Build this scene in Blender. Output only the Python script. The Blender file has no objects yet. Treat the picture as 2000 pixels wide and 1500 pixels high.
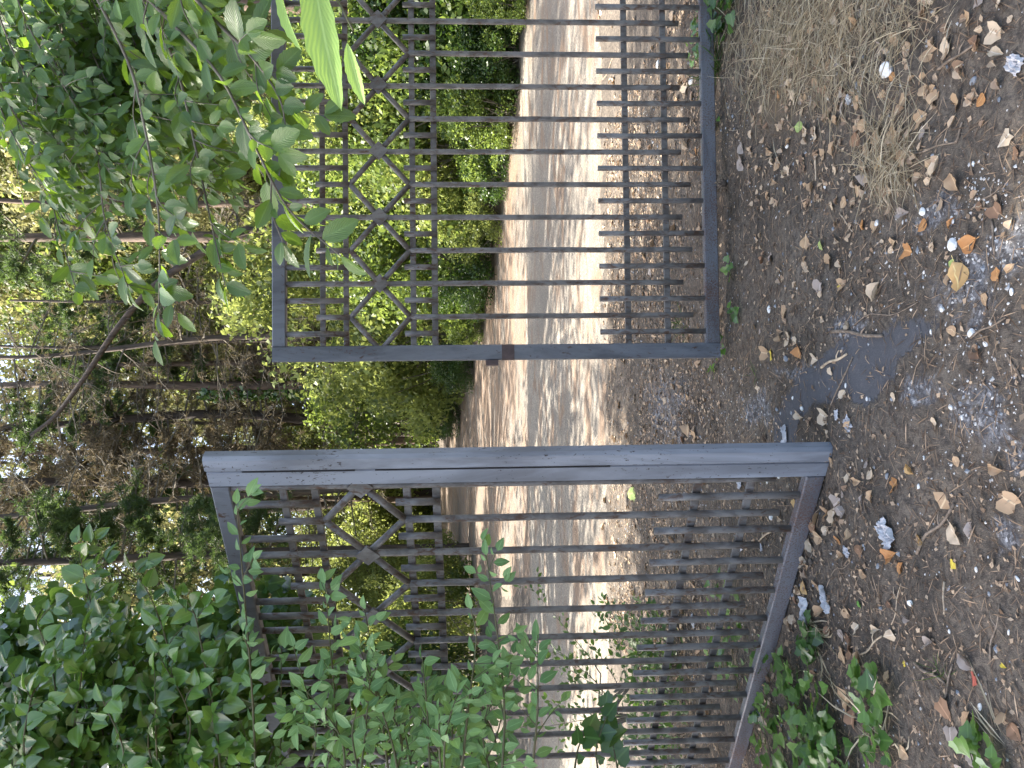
import bpy, bmesh, math, random
import numpy as np
from mathutils import Vector, Matrix

rng = np.random.default_rng(11)
random.seed(11)
SC = bpy.context.scene
COL = SC.collection
R = math.radians

# ------------------------------------------------------------------ camera
HC, TH, RHO, FPX = 1.43, R(2.6), R(.65), 1500.0
FWD = np.array([0, math.cos(TH), -math.sin(TH)])
UP0 = np.array([0, math.sin(TH), math.cos(TH)])
RT0 = np.array([1.0, 0, 0])
RT = RT0 * math.cos(RHO) - UP0 * math.sin(RHO)
UP = UP0 * math.cos(RHO) + RT0 * math.sin(RHO)
CAM = np.array([0, 0, HC])


def ray(x, y):
    return FWD * FPX + RT * (750 - y) + UP * (1000 - x)


def at(x, y, depth):
    d = ray(x, y)
    return CAM + d * (depth / d[1])


# ------------------------------------------------------------------ noise and terrain
_tab = np.random.default_rng(5).random((8, 256, 256))


def vnoise(x, y, k=0):
    x = np.asarray(x, float); y = np.asarray(y, float)
    xi = np.floor(x).astype(int); yi = np.floor(y).astype(int)
    fx = x - xi; fy = y - yi
    fx = fx * fx * (3 - 2 * fx); fy = fy * fy * (3 - 2 * fy)
    t = _tab[k % 8]
    a = t[xi & 255, yi & 255]; b = t[(xi + 1) & 255, yi & 255]
    c = t[xi & 255, (yi + 1) & 255]; d = t[(xi + 1) & 255, (yi + 1) & 255]
    return (a * (1 - fx) + b * fx) * (1 - fy) + (c * (1 - fx) + d * fx) * fy - 0.5


HA = np.array([6.3, 12.7]); HB = np.array([-2.95, 34.0])       # far verge of the uphill road
HD = (HB - HA) / np.linalg.norm(HB - HA)
HN = np.array([HD[1], -HD[0]])                                  # to the right of the uphill road


def softp(t, w=1.0):
    return (np.sqrt(t * t + w * w) + t) / 2


def base_z(x, y):
    x = np.asarray(x, float); y = np.asarray(y, float)
    z = 0.1 * softp(y - 8.0, 2.0) - 0.02
    d = (x - HA[0]) * HN[0] + (y - HA[1]) * HN[1]
    near = 1 / (1 + np.exp(-(y - 13) / 1.2))
    z = z + near * 0.26 * np.clip(softp(d - 2.0, 1.5), 0, 40)
    z = z + near * 0.12 * np.clip(softp(-d - 10.0, 1.5), 0, 40)
    return z


TAR_PX = [(1513, 863), (1517, 800), (1541, 758), (1576, 716), (1625, 677), (1650, 662), (1727, 646), (1744, 628), (1804, 611),
          (1839, 628), (1818, 660), (1779, 677), (1751, 709), (1748, 747), (1720, 775), (1685, 793), (1655, 775), (1615, 790), (1580, 800), (1559, 830),
          (1548, 866), (1549, 900), (1520, 900)]


def on_plane(x, y, z=0.0):
    d = ray(x, y)
    return CAM + d * ((z - HC) / d[2])


TAR = np.array([on_plane(*p)[:2] for p in TAR_PX])


def in_poly(px, py, poly):
    inside = np.zeros(px.shape, bool)
    n = len(poly)
    for i in range(n):
        x1, y1 = poly[i]; x2, y2 = poly[(i + 1) % n]
        c = ((y1 > py) != (y2 > py)) & (px < (x2 - x1) * (py - y1) / (y2 - y1 + 1e-12) + x1)
        inside ^= c
    return inside


def poly_dist(px, py, poly):
    best = np.full(px.shape, 1e9)
    n = len(poly)
    for i in range(n):
        a = poly[i]; b = poly[(i + 1) % n]
        ab = b - a; L = (ab ** 2).sum() + 1e-12
        t = np.clip(((px - a[0]) * ab[0] + (py - a[1]) * ab[1]) / L, 0, 1)
        best = np.minimum(best, np.hypot(px - a[0] - t * ab[0], py - a[1] - t * ab[1]))
    return best


def ground_z(x, y):
    x = np.asarray(x, float); y = np.asarray(y, float)
    z = base_z(x, y)
    amp = np.clip((8.6 - y) / 0.8, 0, 1)
    mic = 0.028 * vnoise(x * 2.1, y * 2.1, 1) + 0.018 * vnoise(x * 7, y * 7, 2) + 0.012 * vnoise(x * 19, y * 19, 3)
    shp = x.shape
    xf = x.ravel(); yf = y.ravel()
    m = (yf < 4.5) & (np.abs(xf) < 1.6)
    k = np.ones(xf.shape)
    if m.any():
        ins = in_poly(xf[m], yf[m], TAR)
        dd = poly_dist(xf[m], yf[m], TAR)
        k[m] = np.where(ins, 0.0, np.clip(dd / 0.08, 0, 1))
    return z + mic * amp * k.reshape(shp)


def gz(x, y):
    return float(ground_z(np.array([x]), np.array([y]))[0])


def on_ground(x, y):
    d = ray(x, y); d = d / d[1]
    s = 0.8
    while s < 80:
        p = CAM + d * s
        if p[2] < float(base_z(p[0], p[1])):
            break
        s += 0.02
    p = CAM + d * s
    return np.array([p[0], p[1], gz(p[0], p[1])])


# ------------------------------------------------------------------ mesh helpers
def fast_mesh(name, V, F, uv=None, tint=None, smooth=False):
    V = np.asarray(V, np.float32); F = np.asarray(F, np.int32)
    me = bpy.data.meshes.new(name)
    k = F.shape[1]
    me.vertices.add(len(V)); me.vertices.foreach_set('co', V.ravel())
    me.loops.add(F.size); me.loops.foreach_set('vertex_index', F.ravel())
    me.polygons.add(len(F))
    me.polygons.foreach_set('loop_start', np.arange(0, F.size, k, dtype=np.int32))
    me.polygons.foreach_set('use_smooth', np.full(len(F), smooth))
    if uv is not None:
        l = me.uv_layers.new(name='UVMap')
        l.data.foreach_set('uv', np.asarray(uv, np.float32)[F.ravel()].ravel())
    if tint is not None:
        a = me.attributes.new('tint', 'FLOAT', 'POINT')
        a.data.foreach_set('value', np.asarray(tint, np.float32))
    me.update(calc_edges=True)
    return me


def link(name, me, mat=None, parent=None, loc=None):
    o = bpy.data.objects.new(name, me); COL.objects.link(o)
    if mat is not None and me is not None and len(me.materials) == 0:
        me.materials.append(mat)
    if parent is not None:
        o.parent = parent
    if loc is not None:
        o.location = loc
    return o


def tag(o, label=None, cat=None, group=None, kind=None):
    if label: o['label'] = label
    if cat: o['category'] = cat
    if group: o['group'] = group
    if kind: o['kind'] = kind
    return o


def empty(name, loc=(0, 0, 0), rz=0):
    o = bpy.data.objects.new(name, None); COL.objects.link(o)
    o.location = loc; o.rotation_euler = (0, 0, rz); o.empty_display_size = 0.2
    return o


def copy_tree(o, parent=None):
    c = o.copy(); COL.objects.link(c)
    if parent is not None: c.parent = parent
    for ch in list(o.children):
        copy_tree(ch, c)
    return c


def unit(a):
    a = np.asarray(a, float)
    return a / (np.linalg.norm(a, axis=-1, keepdims=True) + 1e-9)


class Acc:
    def __init__(self):
        self.V, self.F, self.T, self.n = [], [], [], 0

    def add(self, V, F, t=0.5):
        V = np.asarray(V, float)
        self.V.append(V); self.F.append(np.asarray(F, int) + self.n)
        self.T.append(np.full(len(V), t)); self.n += len(V)

    def tube(self, P, rad, sides=6, caps=False, t=0.5, wob=0.0):
        P = np.asarray(P, float); n = len(P)
        rad = np.broadcast_to(np.asarray(rad, float), (n,))
        T = unit(np.gradient(P, axis=0))
        ref = np.array([0, 0, 1.0]) if abs(T[:, 2]).mean() < 0.8 else np.array([1.0, 0, 0])
        X = unit(np.cross(T, ref)); Y = np.cross(T, X)
        a = np.linspace(0, 2 * np.pi, sides, endpoint=False) + np.pi / sides
        rr = rad[:, None] * (1 + wob * (rng.random((n, sides)) - .5))
        V = P[:, None, :] + rr[:, :, None] * (np.cos(a)[None, :, None] * X[:, None, :] + np.sin(a)[None, :, None] * Y[:, None, :])
        i = np.arange(n - 1)[:, None] * sides; j = np.arange(sides)[None, :]; j2 = (j + 1) % sides
        F = np.stack([i + j, i + j2, i + sides + j2, i + sides + j], -1).reshape(-1, 4)
        if caps:
            e = []
            for o, s in ((0, -1), ((n - 1) * sides, 1)):
                for q in range(sides // 2 - 1):
                    f = [o + q, o + q + 1, o + sides - 2 - q, o + sides - 1 - q]
                    e.append(f if s > 0 else f[::-1])
            F = np.vstack([F, e])
        self.add(V.reshape(-1, 3), F, t)

    def prism(self, prof, p0, p1, X, Y):
        """an even-sided outline (in X, Y) run from p0 to p1, with end caps"""
        p0 = np.asarray(p0, float); p1 = np.asarray(p1, float); X = np.asarray(X, float); Y = np.asarray(Y, float)
        n = len(prof)
        ring = np.array([a * X + b * Y for a, b in prof])
        V = np.vstack([p0 + ring, p1 + ring])
        F = [[i, (i + 1) % n, n + (i + 1) % n, n + i] for i in range(n)]
        for q in range(n // 2 - 1):
            F.append([n - 1 - q, n - 2 - q, q + 1, q])
            F.append([n + q, n + q + 1, n + n - 2 - q, n + n - 1 - q])
        self.add(V, F)

    def mesh(self, name, smooth=False):
        return fast_mesh(name, np.vstack(self.V), np.vstack(self.F), tint=np.concatenate(self.T), smooth=smooth)

    def build(self, name, mat, parent=None, smooth=False):
        return link(name, self.mesh(name, smooth), mat, parent)


def rect(w, h, c=0.004):
    w /= 2; h /= 2
    return [(-w + c, -h), (w - c, -h), (w, -h + c), (w, h - c), (w - c, h), (-w + c, h), (-w, h - c), (-w, -h + c)]


# leaf templates: verts (x across, y along, z up), quads, uv
def grid_leaf(rows, cols, wid, widest=0.45, fold=0.12, droop=0.12, serr=0.0, tip=0.9):
    V, UV = [], []
    for i in range(rows):
        v = i / (rows - 1)
        w = wid * (math.sin(math.pi * v ** (math.log(0.5) / math.log(widest))) ** tip) if 0 < v < 1 else 0.004
        if serr and 0 < v < 1: w *= 1 + serr * (1 if i % 2 else -1)
        for j in range(cols):
            u = j / (cols - 1) * 2 - 1
            V.append((u * w / 2, v - (serr * 0.25 * abs(u) if (serr and i % 2 == 0) else 0), abs(u) * w * fold - droop * v * v))
            UV.append((u / 2 + .5, v))
    F = [[i * cols + j, i * cols + j + 1, (i + 1) * cols + j + 1, (i + 1) * cols + j] for i in range(rows - 1) for j in range(cols - 1)]
    return np.array(V), np.array(F), np.array(UV)


def fan_leaf(outline, center, cup=0.1, droop=0.1):
    P = [center] + outline
    V = np.array([(x, y, cup * (abs(x) ** 1.2) - droop * y * y + (0.04 if i % 2 else 0)) for i, (x, y) in enumerate(P)])
    n = len(outline)
    F = np.array([[0, 1 + i, 1 + (i + 1) % n, 1 + (i + 2) % n] for i in range(0, n, 2)])
    UV = np.array([(x / 1.3 + .5, y) for x, y in P])
    return V, F, UV


IVY_OUT = [(0, .03), (.28, -.1), (.55, .06), (.5, .3), (.47, .55), (.25, .68), (0, 1), (-.25, .68), (-.47, .55), (-.5, .3), (-.55, .06), (-.28, -.1)]
LT = {
    'diamond': (np.array([(0, 0, 0), (.3, .5, .06), (0, 1, -.08), (-.3, .5, .06)], float), np.array([[0, 1, 2, 3]]), np.array([(.5, 0), (1, .5), (.5, 1), (0, .5)])),
    'ovate': grid_leaf(5, 3, .52, .42, .16, .16),
    'hornbeam': grid_leaf(13, 5, .5, .48, .14, .15, serr=.055, tip=.75),
    'ivy': fan_leaf(IVY_OUT, (0, .32), .14, .1),
    'broad': grid_leaf(6, 5, .8, .36, .2, .12, tip=.8),
    'narrow': grid_leaf(4, 3, .2, .45, .1, .2),
}


class Leaves:
    """collects many leaves of one template, builds one mesh"""
    def __init__(self, tmpl):
        self.t = LT[tmpl]; self.P, self.D, self.N, self.S, self.C = [], [], [], [], []

    def add(self, P, D, N, S, C):
        P = np.atleast_2d(P); n = len(P)
        self.P.append(P); self.D.append(np.broadcast_to(D, (n, 3))); self.N.append(np.broadcast_to(N, (n, 3)))
        self.S.append(np.broadcast_to(S, (n,))); self.C.append(np.broadcast_to(C, (n,)))

    def mesh(self, name, smooth=True):
        V, F, UV = self.t
        P = np.vstack(self.P); D = unit(np.vstack(self.D)); N = np.vstack(self.N)
        S = np.concatenate(self.S); C = np.concatenate(self.C)
        X = unit(np.cross(D, N)); Nn = np.cross(X, D)
        n, k = len(P), len(V)
        W = P[:, None, :] + S[:, None, None] * (V[None, :, 0:1] * X[:, None, :] + V[None, :, 1:2] * D[:, None, :] + V[None, :, 2:3] * Nn[:, None, :])
        FF = (F[None] + (np.arange(n) * k)[:, None, None]).reshape(-1, F.shape[1])
        return fast_mesh(name, W.reshape(-1, 3), FF, uv=np.tile(UV, (n, 1)), tint=np.repeat(C, k), smooth=smooth)

    def build(self, name, mat, parent=None):
        return link(name, self.mesh(name), mat, parent)


def rdir(n, up=0.0):
    v = rng.normal(size=(n, 3)); v[:, 2] += up
    return unit(v)


def curve(pts, n):
    """a Catmull-Rom line through pts"""
    P = np.asarray(pts, float)
    P = np.vstack([2 * P[0] - P[1], P, 2 * P[-1] - P[-2]])
    out = []
    m = len(P) - 3
    for q in np.linspace(0, m - 1e-6, n):
        i = int(q); t = q - i
        a, b, c, d = P[i:i + 4]
        out.append(.5 * (2 * b + (c - a) * t + (2 * a - 5 * b + 4 * c - d) * t * t + (3 * b - a - 3 * c + d) * t ** 3))
    return np.array(out)


# ------------------------------------------------------------------ materials
def mat_new(name):
    m = bpy.data.materials.new(name); m.use_nodes = True
    nt = m.node_tree; nt.nodes.clear()
    return m, nt, nt.nodes, nt.links


def nd(ns, typ, **kw):
    n = ns.new(typ)
    for k, v in kw.items():
        if k in n.inputs.keys(): n.inputs[k].default_value = v
        else: setattr(n, k, v)
    return n


def rgba(c): return (c[0], c[1], c[2], 1)


def mixc(ns, ls, fac, a, b):
    m = ns.new('ShaderNodeMix'); m.data_type = 'RGBA'
    for s, v in ((0, fac), (6, a), (7, b)):
        if hasattr(v, 'is_linked') or hasattr(v, 'links'): ls.new(v, m.inputs[s])
        elif isinstance(v, (int, float)): m.inputs[s].default_value = v
        else: m.inputs[s].default_value = rgba(v)
    return m.outputs[2]


def ramp(ns, ls, src, stops):
    r = ns.new('ShaderNodeValToRGB'); ls.new(src, r.inputs[0])
    e = r.color_ramp.elements
    while len(e) < len(stops): e.new(0.5)
    for k, (p, c) in zip(e, stops):
        k.position = p; k.color = rgba(c) if not isinstance(c, (int, float)) else (c, c, c, 1)
    return r.outputs[0]


def noise(ns, ls, vec, scale, detail=4, rough=.55, dist=0.0):
    n = nd(ns, 'ShaderNodeTexNoise', Scale=scale, Detail=detail, Roughness=rough, Distortion=dist)
    if vec is not None: ls.new(vec, n.inputs['Vector'])
    return n.outputs['Fac']


def mapping(ns, ls, vec, scale):
    m = ns.new('ShaderNodeMapping'); ls.new(vec, m.inputs[0]); m.inputs['Scale'].default_value = scale
    return m.outputs[0]


def math_(ns, ls, op, a, b=None, clamp=False):
    m = ns.new('ShaderNodeMath'); m.operation = op; m.use_clamp = clamp
    for i, v in enumerate((a, b)):
        if v is None: continue
        if isinstance(v, (int, float)): m.inputs[i].default_value = v
        else: ls.new(v, m.inputs[i])
    return m.outputs[0]


def leaf_mat(name, dark, light, trans, tw=.4, rough=.45, spec=.4, pleat=0.0, rib=0.25):
    m, nt, ns, ls = mat_new(name)
    at_ = ns.new('ShaderNodeAttribute'); at_.attribute_name = 'tint'
    uv = ns.new('ShaderNodeUVMap')
    sep = ns.new('ShaderNodeSeparateXYZ'); ls.new(uv.outputs[0], sep.inputs[0])
    c = mixc(ns, ls, at_.outputs['Fac'], dark, light)
    geo = ns.new('ShaderNodeNewGeometry')
    nz = noise(ns, ls, geo.outputs['Position'], 60, 2)
    c = mixc(ns, ls, math_(ns, ls, 'MULTIPLY', nz, .35), c, [x * .5 for x in dark])
    au = math_(ns, ls, 'ABSOLUTE', math_(ns, ls, 'SUBTRACT', sep.outputs[0], .5))
    if rib:
        r = math_(ns, ls, 'LESS_THAN', au, .035)
        c = mixc(ns, ls, math_(ns, ls, 'MULTIPLY', r, rib), c, [min(1, x * 2.2 + .02) for x in light])
    bs = nd(ns, 'ShaderNodeBsdfPrincipled', Roughness=rough)
    bs.inputs['Specular IOR Level'].default_value = spec
    ls.new(c, bs.inputs['Base Color'])
    tr = ns.new('ShaderNodeBsdfTranslucent')
    tc = mixc(ns, ls, at_.outputs['Fac'], [x * .7 for x in trans], trans)
    ls.new(tc, tr.inputs[0])
    if pleat:
        w = math_(ns, ls, 'SUBTRACT', math_(ns, ls, 'MULTIPLY', sep.outputs[1], 11.0), math_(ns, ls, 'MULTIPLY', au, 9.0))
        w = math_(ns, ls, 'SINE', math_(ns, ls, 'MULTIPLY', w, 6.283))
        b = nd(ns, 'ShaderNodeBump', Strength=pleat, Distance=.002)
        ls.new(w, b.inputs['Height']); ls.new(b.outputs[0], bs.inputs['Normal']); ls.new(b.outputs[0], tr.inputs['Normal'])
    mx = ns.new('ShaderNodeMixShader'); mx.inputs[0].default_value = tw
    ls.new(bs.outputs[0], mx.inputs[1]); ls.new(tr.outputs[0], mx.inputs[2])
    out = ns.new('ShaderNodeOutputMaterial'); ls.new(mx.outputs[0], out.inputs[0])
    return m


def plain_mat(name, c1, c2, scale=(8, 8, 8), detail=5, rough=.8, bump=.4, bdist=.01, spec=.3, c3=None, lo=.35, hi=.65, tint=False):
    m, nt, ns, ls = mat_new(name)
    tc = ns.new('ShaderNodeTexCoord')
    v = mapping(ns, ls, tc.outputs['Object'], scale)
    n = noise(ns, ls, v, 1.0, detail, .62, .3)
    st = [(lo, c1), (hi, c2)] + ([(min(1, hi + .15), c3)] if c3 is not None else [])
    c = ramp(ns, ls, n, st)
    if tint:
        a = ns.new('ShaderNodeAttribute'); a.attribute_name = 'tint'
        c = mixc(ns, ls, a.outputs['Fac'], c, c2 if c3 is None else c3)
    bs = nd(ns, 'ShaderNodeBsdfPrincipled', Roughness=rough)
    bs.inputs['Specular IOR Level'].default_value = spec
    ls.new(c, bs.inputs['Base Color'])
    if bump:
        b = nd(ns, 'ShaderNodeBump', Strength=bump, Distance=bdist)
        ls.new(n, b.inputs['Height']); ls.new(b.outputs[0], bs.inputs['Normal'])
    out = ns.new('ShaderNodeOutputMaterial'); ls.new(bs.outputs[0], out.inputs[0])
    return m


def iron_mat(name, paint, worn, rust, rust_lo, rust_hi, grain=(9, 9, 2.2), fleck=55.0, rough=.42, low_rust=0.0):
    """weathered grey paint: streaky tone, pale rubbed zones, dark flakes and rust specks"""
    m, nt, ns, ls = mat_new(name)
    tc = ns.new('ShaderNodeTexCoord'); oc = tc.outputs['Object']
    v = mapping(ns, ls, oc, grain)
    n1 = noise(ns, ls, v, 1.0, 5, .6, .4)
    c = ramp(ns, ls, n1, [(.40, paint), (.56, worn)])
    n2 = noise(ns, ls, mapping(ns, ls, oc, (fleck, fleck, fleck * (.45 if grain[2] < grain[0] else 1.0))), 1.0, 5, .7, .6)
    n3 = noise(ns, ls, oc, 4.2, 3, .5)
    f = math_(ns, ls, 'ADD', n2, math_(ns, ls, 'MULTIPLY', math_(ns, ls, 'SUBTRACT', n3, .5), .35))
    if low_rust:
        sp = ns.new('ShaderNodeSeparateXYZ'); ls.new(oc, sp.inputs[0])
        hgt = math_(ns, ls, 'SUBTRACT', 1.0, math_(ns, ls, 'DIVIDE', sp.outputs[2], 1.2), True)
        f = math_(ns, ls, 'ADD', f, math_(ns, ls, 'MULTIPLY', hgt, low_rust))
    k = ramp(ns, ls, f, [(rust_lo, 0.0), (rust_hi, 1.0)])
    rc = mixc(ns, ls, noise(ns, ls, oc, 23, 3), [x * .45 for x in rust], rust)
    c = mixc(ns, ls, k, c, rc)
    bs = nd(ns, 'ShaderNodeBsdfPrincipled')
    bs.inputs['Specular IOR Level'].default_value = .45
    ls.new(c, bs.inputs['Base Color'])
    rr = math_(ns, ls, 'ADD', math_(ns, ls, 'MULTIPLY', k, .35), math_(ns, ls, 'ADD', math_(ns, ls, 'MULTIPLY', n1, .25), rough - .12))
    ls.new(rr, bs.inputs['Roughness'])
    hh = math_(ns, ls, 'SUBTRACT', n1, math_(ns, ls, 'MULTIPLY', k, .6))
    b = nd(ns, 'ShaderNodeBump', Strength=.16, Distance=.0015)
    ls.new(hh, b.inputs['Height']); ls.new(b.outputs[0], bs.inputs['Normal'])
    out = ns.new('ShaderNodeOutputMaterial'); ls.new(bs.outputs[0], out.inputs[0])
    return m


M = {}
M['iron'] = iron_mat('iron_grey', (.085, .092, .108), (.15, .162, .185), (.10, .055, .04), .60, .70, low_rust=.03)
M['iron_pale'] = iron_mat('iron_pale_paint', (.145, .156, .18), (.255, .277, .32), (.08, .068, .066), .625, .65, grain=(6, 6, 1.2), fleck=85)
M['iron_rail'] = iron_mat('iron_rust_speckled', (.075, .08, .095), (.125, .132, .15), (.125, .068, .048), .47, .63, grain=(2.2, 9, 9), fleck=130)
M['iron_bar'] = iron_mat('iron_bar', (.09, .083, .079), (.175, .166, .16), (.12, .07, .046), .52, .66, grain=(14, 14, 9), fleck=40)
M['primer'] = plain_mat('red_primer', (.078, .056, .055), (.11, .078, .075), (30, 30, 30), bump=.2, bdist=.002, rough=.6)
M['slot'] = plain_mat('dark_slot', (.02, .02, .022), (.035, .035, .038), (20, 20, 20), bump=0)
M['bark'] = plain_mat('bark_brown', (.042, .033, .026), (.12, .092, .07), (9, 9, 1.6), bump=.9, bdist=.03, c3=(.2, .155, .12))
M['bark_dark'] = plain_mat('bark_dark', (.03, .024, .019), (.085, .062, .048), (9, 9, 1.6), bump=.9, bdist=.03)
M['bark_pine'] = plain_mat('bark_pine_red', (.055, .04, .03), (.17, .12, .088), (8, 8, 1.8), bump=.9, bdist=.03, c3=(.25, .18, .13))
M['twig'] = plain_mat('dead_twig', (.07, .062, .048), (.19, .17, .135), (6, 6, 6), bump=0, rough=.9)
M['twig_green'] = plain_mat('green_twig', (.06, .07, .03), (.12, .11, .06), (6, 6, 6), bump=0, rough=.7)
M['needle_green'] = leaf_mat('needle_green', (.03, .065, .025), (.10, .15, .05), (.16, .25, .06), .3, .5, .3, rib=0)
M['needle_brown'] = leaf_mat('needle_brown', (.10, .083, .056), (.27, .225, .155), (.2, .16, .09), .25, .7, .2, rib=0)
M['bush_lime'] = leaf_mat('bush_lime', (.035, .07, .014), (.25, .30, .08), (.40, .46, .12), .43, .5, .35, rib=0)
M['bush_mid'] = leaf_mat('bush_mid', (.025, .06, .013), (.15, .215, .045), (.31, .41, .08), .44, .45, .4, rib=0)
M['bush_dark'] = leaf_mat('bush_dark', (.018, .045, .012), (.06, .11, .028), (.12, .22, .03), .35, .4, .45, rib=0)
M['bush_olive'] = leaf_mat('bush_olive', (.10, .11, .04), (.34, .32, .14), (.38, .37, .15), .4, .6, .25, rib=0)
M['hornbeam'] = leaf_mat('hornbeam_leaf', (.03, .08, .022), (.125, .215, .06), (.32, .52, .04), .4, .36, .6, pleat=.22, rib=.2)
M['hornbeam_lit'] = leaf_mat('hornbeam_lit_leaf', (.25, .42, .10), (.34, .52, .15), (.5, .75, .16), .42, .5, .4, pleat=.18, rib=.35)  # hornbeam leaf colour lightened to carry the light the near leaves catch
M['privet'] = leaf_mat('matt_leaf', (.08, .175, .06), (.25, .40, .15), (.28, .48, .09), .28, .55, .35, rib=.22)
M['ivy'] = leaf_mat('ivy_leaf', (.022, .07, .022), (.15, .28, .06), (.26, .44, .06), .28, .24, .7, rib=.15)
M['sapling'] = leaf_mat('sapling_leaf', (.03, .075, .02), (.09, .15, .04), (.16, .28, .05), .35, .45, .4, rib=0)
M['grass'] = leaf_mat('green_grass', (.04, .1, .02), (.12, .22, .05), (.2, .34, .06), .3, .5, .3, rib=0)
M['straw'] = leaf_mat('straw', (.50, .41, .27), (.80, .71, .54), (.5, .4, .25), .2, .6, .3, rib=0)
M['stone_white'] = plain_mat('white_stone', (.62, .62, .6), (.82, .82, .8), (40, 40, 40), bump=.5, bdist=.004, rough=.7)
M['chip'] = plain_mat('pale_chip', (.28, .27, .26), (.6, .59, .56), (25, 25, 25), bump=0)
M['stone_grey'] = plain_mat('grey_stone', (.14, .15, .17), (.3, .32, .34), (40, 40, 40), bump=.5, bdist=.004, rough=.7)
M['wood_pale'] = plain_mat('pale_wood', (.30, .22, .15), (.52, .42, .30), (60, 60, 60), bump=.4, bdist=.003)
M['wood_brown'] = plain_mat('brown_stick', (.10, .075, .055), (.24, .19, .145), (60, 60, 60), bump=.5, bdist=.003)
M['tissue'] = plain_mat('grey_tissue', (.34, .335, .345), (.58, .575, .585), (18, 18, 18), bump=.5, bdist=.006, rough=.8)
M['cone'] = plain_mat('cone_scale', (.075, .052, .036), (.24, .18, .13), (70, 70, 70), bump=.3, bdist=.003)
M['blue'] = plain_mat('blue_scrap', (.12, .13, .4), (.3, .3, .62), (40, 40, 40), bump=0)
M['post'] = plain_mat('steel_post', (.09, .095, .11), (.17, .18, .2), (8, 8, 3), bump=.3, bdist=.003, rough=.5)
LITTER = {'tan': ((.34, .22, .125), (.52, .37, .235)), 'pale buff': ((.48, .37, .25), (.66, .54, .40)), 'brown': ((.16, .09, .055), (.30, .185, .115)),
          'orange-brown': ((.38, .17, .06), (.52, .28, .12)), 'greyish': ((.27, .225, .19), (.42, .36, .32)), 'yellow': ((.62, .46, .05), (.75, .6, .1)),
          'lime green': ((.26, .36, .1), (.42, .5, .18)), 'red': ((.33, .075, .05), (.42, .12, .09)), 'golden tan': ((.46, .27, .10), (.62, .42, .2)), 'green': ((.08, .22, .04), (.16, .32, .07))}
for k, (a, b) in LITTER.items():
    M['litter_' + k] = leaf_mat('litter_' + k.replace(' ', '_'), a, b, [min(1, x * .9) for x in b], .15, .65, .3, rib=.3)


def soil_mat():
    m, nt, ns, ls = mat_new('soil')
    tc = ns.new('ShaderNodeTexCoord'); oc = tc.outputs['Object']
    a = ns.new('ShaderNodeAttribute'); a.attribute_name = 'grit'
    g = ns.new('ShaderNodeAttribute'); g.attribute_name = 'dry'
    n1 = noise(ns, ls, oc, 1.7, 6, .65, .4)
    n2 = noise(ns, ls, oc, 38, 5, .7, .5)
    n3 = noise(ns, ls, mapping(ns, ls, oc, (150, 45, 80)), 1.0, 3, .7, 1.2)
    c = ramp(ns, ls, n1, [(.35, (.08, .067, .053)), (.65, (.168, .142, .114))])
    c = mixc(ns, ls, ramp(ns, ls, n2, [(.42, 0.0), (.6, .75)]), c, (.04, .034, .031))
    c = mixc(ns, ls, ramp(ns, ls, n3, [(.60, 0.0), (.70, .8)]), c, (.30, .22, .16))
    c = mixc(ns, ls, math_(ns, ls, 'MULTIPLY', g.outputs['Fac'], ramp(ns, ls, n2, [(.3, .2), (.6, 1.0)])), c, (.17, .13, .085))
    n4 = noise(ns, ls, oc, 5.5, 6, .68, 1.2)
    # crushed pale aggregate showing through
    vo = nd(ns, 'ShaderNodeTexVoronoi', Scale=95.0); ls.new(oc, vo.inputs['Vector'])
    sp = ns.new('ShaderNodeSeparateColor'); ls.new(vo.outputs['Color'], sp.inputs[0])
    gc = ramp(ns, ls, sp.outputs[0], [(.0, (.07, .072, .078)), (.45, (.17, .175, .19)), (.8, (.26, .27, .29)), (1.0, (.55, .56, .58))])
    gc = mixc(ns, ls, ramp(ns, ls, n2, [(.38, 0.0), (.62, .8)]), gc, (.055, .05, .05))
    gm = math_(ns, ls, 'ADD', a.outputs['Fac'], math_(ns, ls, 'MULTIPLY', math_(ns, ls, 'SUBTRACT', n4, .5), 2.4))
    gm = math_(ns, ls, 'ADD', gm, math_(ns, ls, 'MULTIPLY', math_(ns, ls, 'SUBTRACT', n2, .5), .7))
    c = mixc(ns, ls, ramp(ns, ls, gm, [(.45, 0.0), (.8, .85)]), c, gc)
    t = ns.new('ShaderNodeAttribute'); t.attribute_name = 'tar'
    tm = math_(ns, ls, 'ADD', t.outputs['Fac'], math_(ns, ls, 'MULTIPLY', math_(ns, ls, 'SUBTRACT', n4, .5), .9))
    tm = math_(ns, ls, 'ADD', tm, math_(ns, ls, 'MULTIPLY', math_(ns, ls, 'SUBTRACT', n2, .5), .5))
    tcol = mixc(ns, ls, n4, (.048, .05, .057), (.092, .095, .105))
    tcol = mixc(ns, ls, ramp(ns, ls, n2, [(.55, 0.0), (.68, .6)]), tcol, (.13, .125, .125))
    tk = ramp(ns, ls, tm, [(.46, 0.0), (.56, .95)])
    c = mixc(ns, ls, tk, c, tcol)
    bs = nd(ns, 'ShaderNodeBsdfPrincipled', Roughness=.9); bs.inputs['Specular IOR Level'].default_value = .2
    ls.new(c, bs.inputs['Base Color'])
    h = math_(ns, ls, 'ADD', n2, math_(ns, ls, 'MULTIPLY', n3, .6))
    h = math_(ns, ls, 'MULTIPLY', h, math_(ns, ls, 'SUBTRACT', 1.0, math_(ns, ls, 'MULTIPLY', tk, .75)))
    b = nd(ns, 'ShaderNodeBump', Strength=.8, Distance=.012)
    ls.new(h, b.inputs['Height']); ls.new(b.outputs[0], bs.inputs['Normal'])
    out = ns.new('ShaderNodeOutputMaterial'); ls.new(bs.outputs[0], out.inputs[0])
    return m


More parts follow.
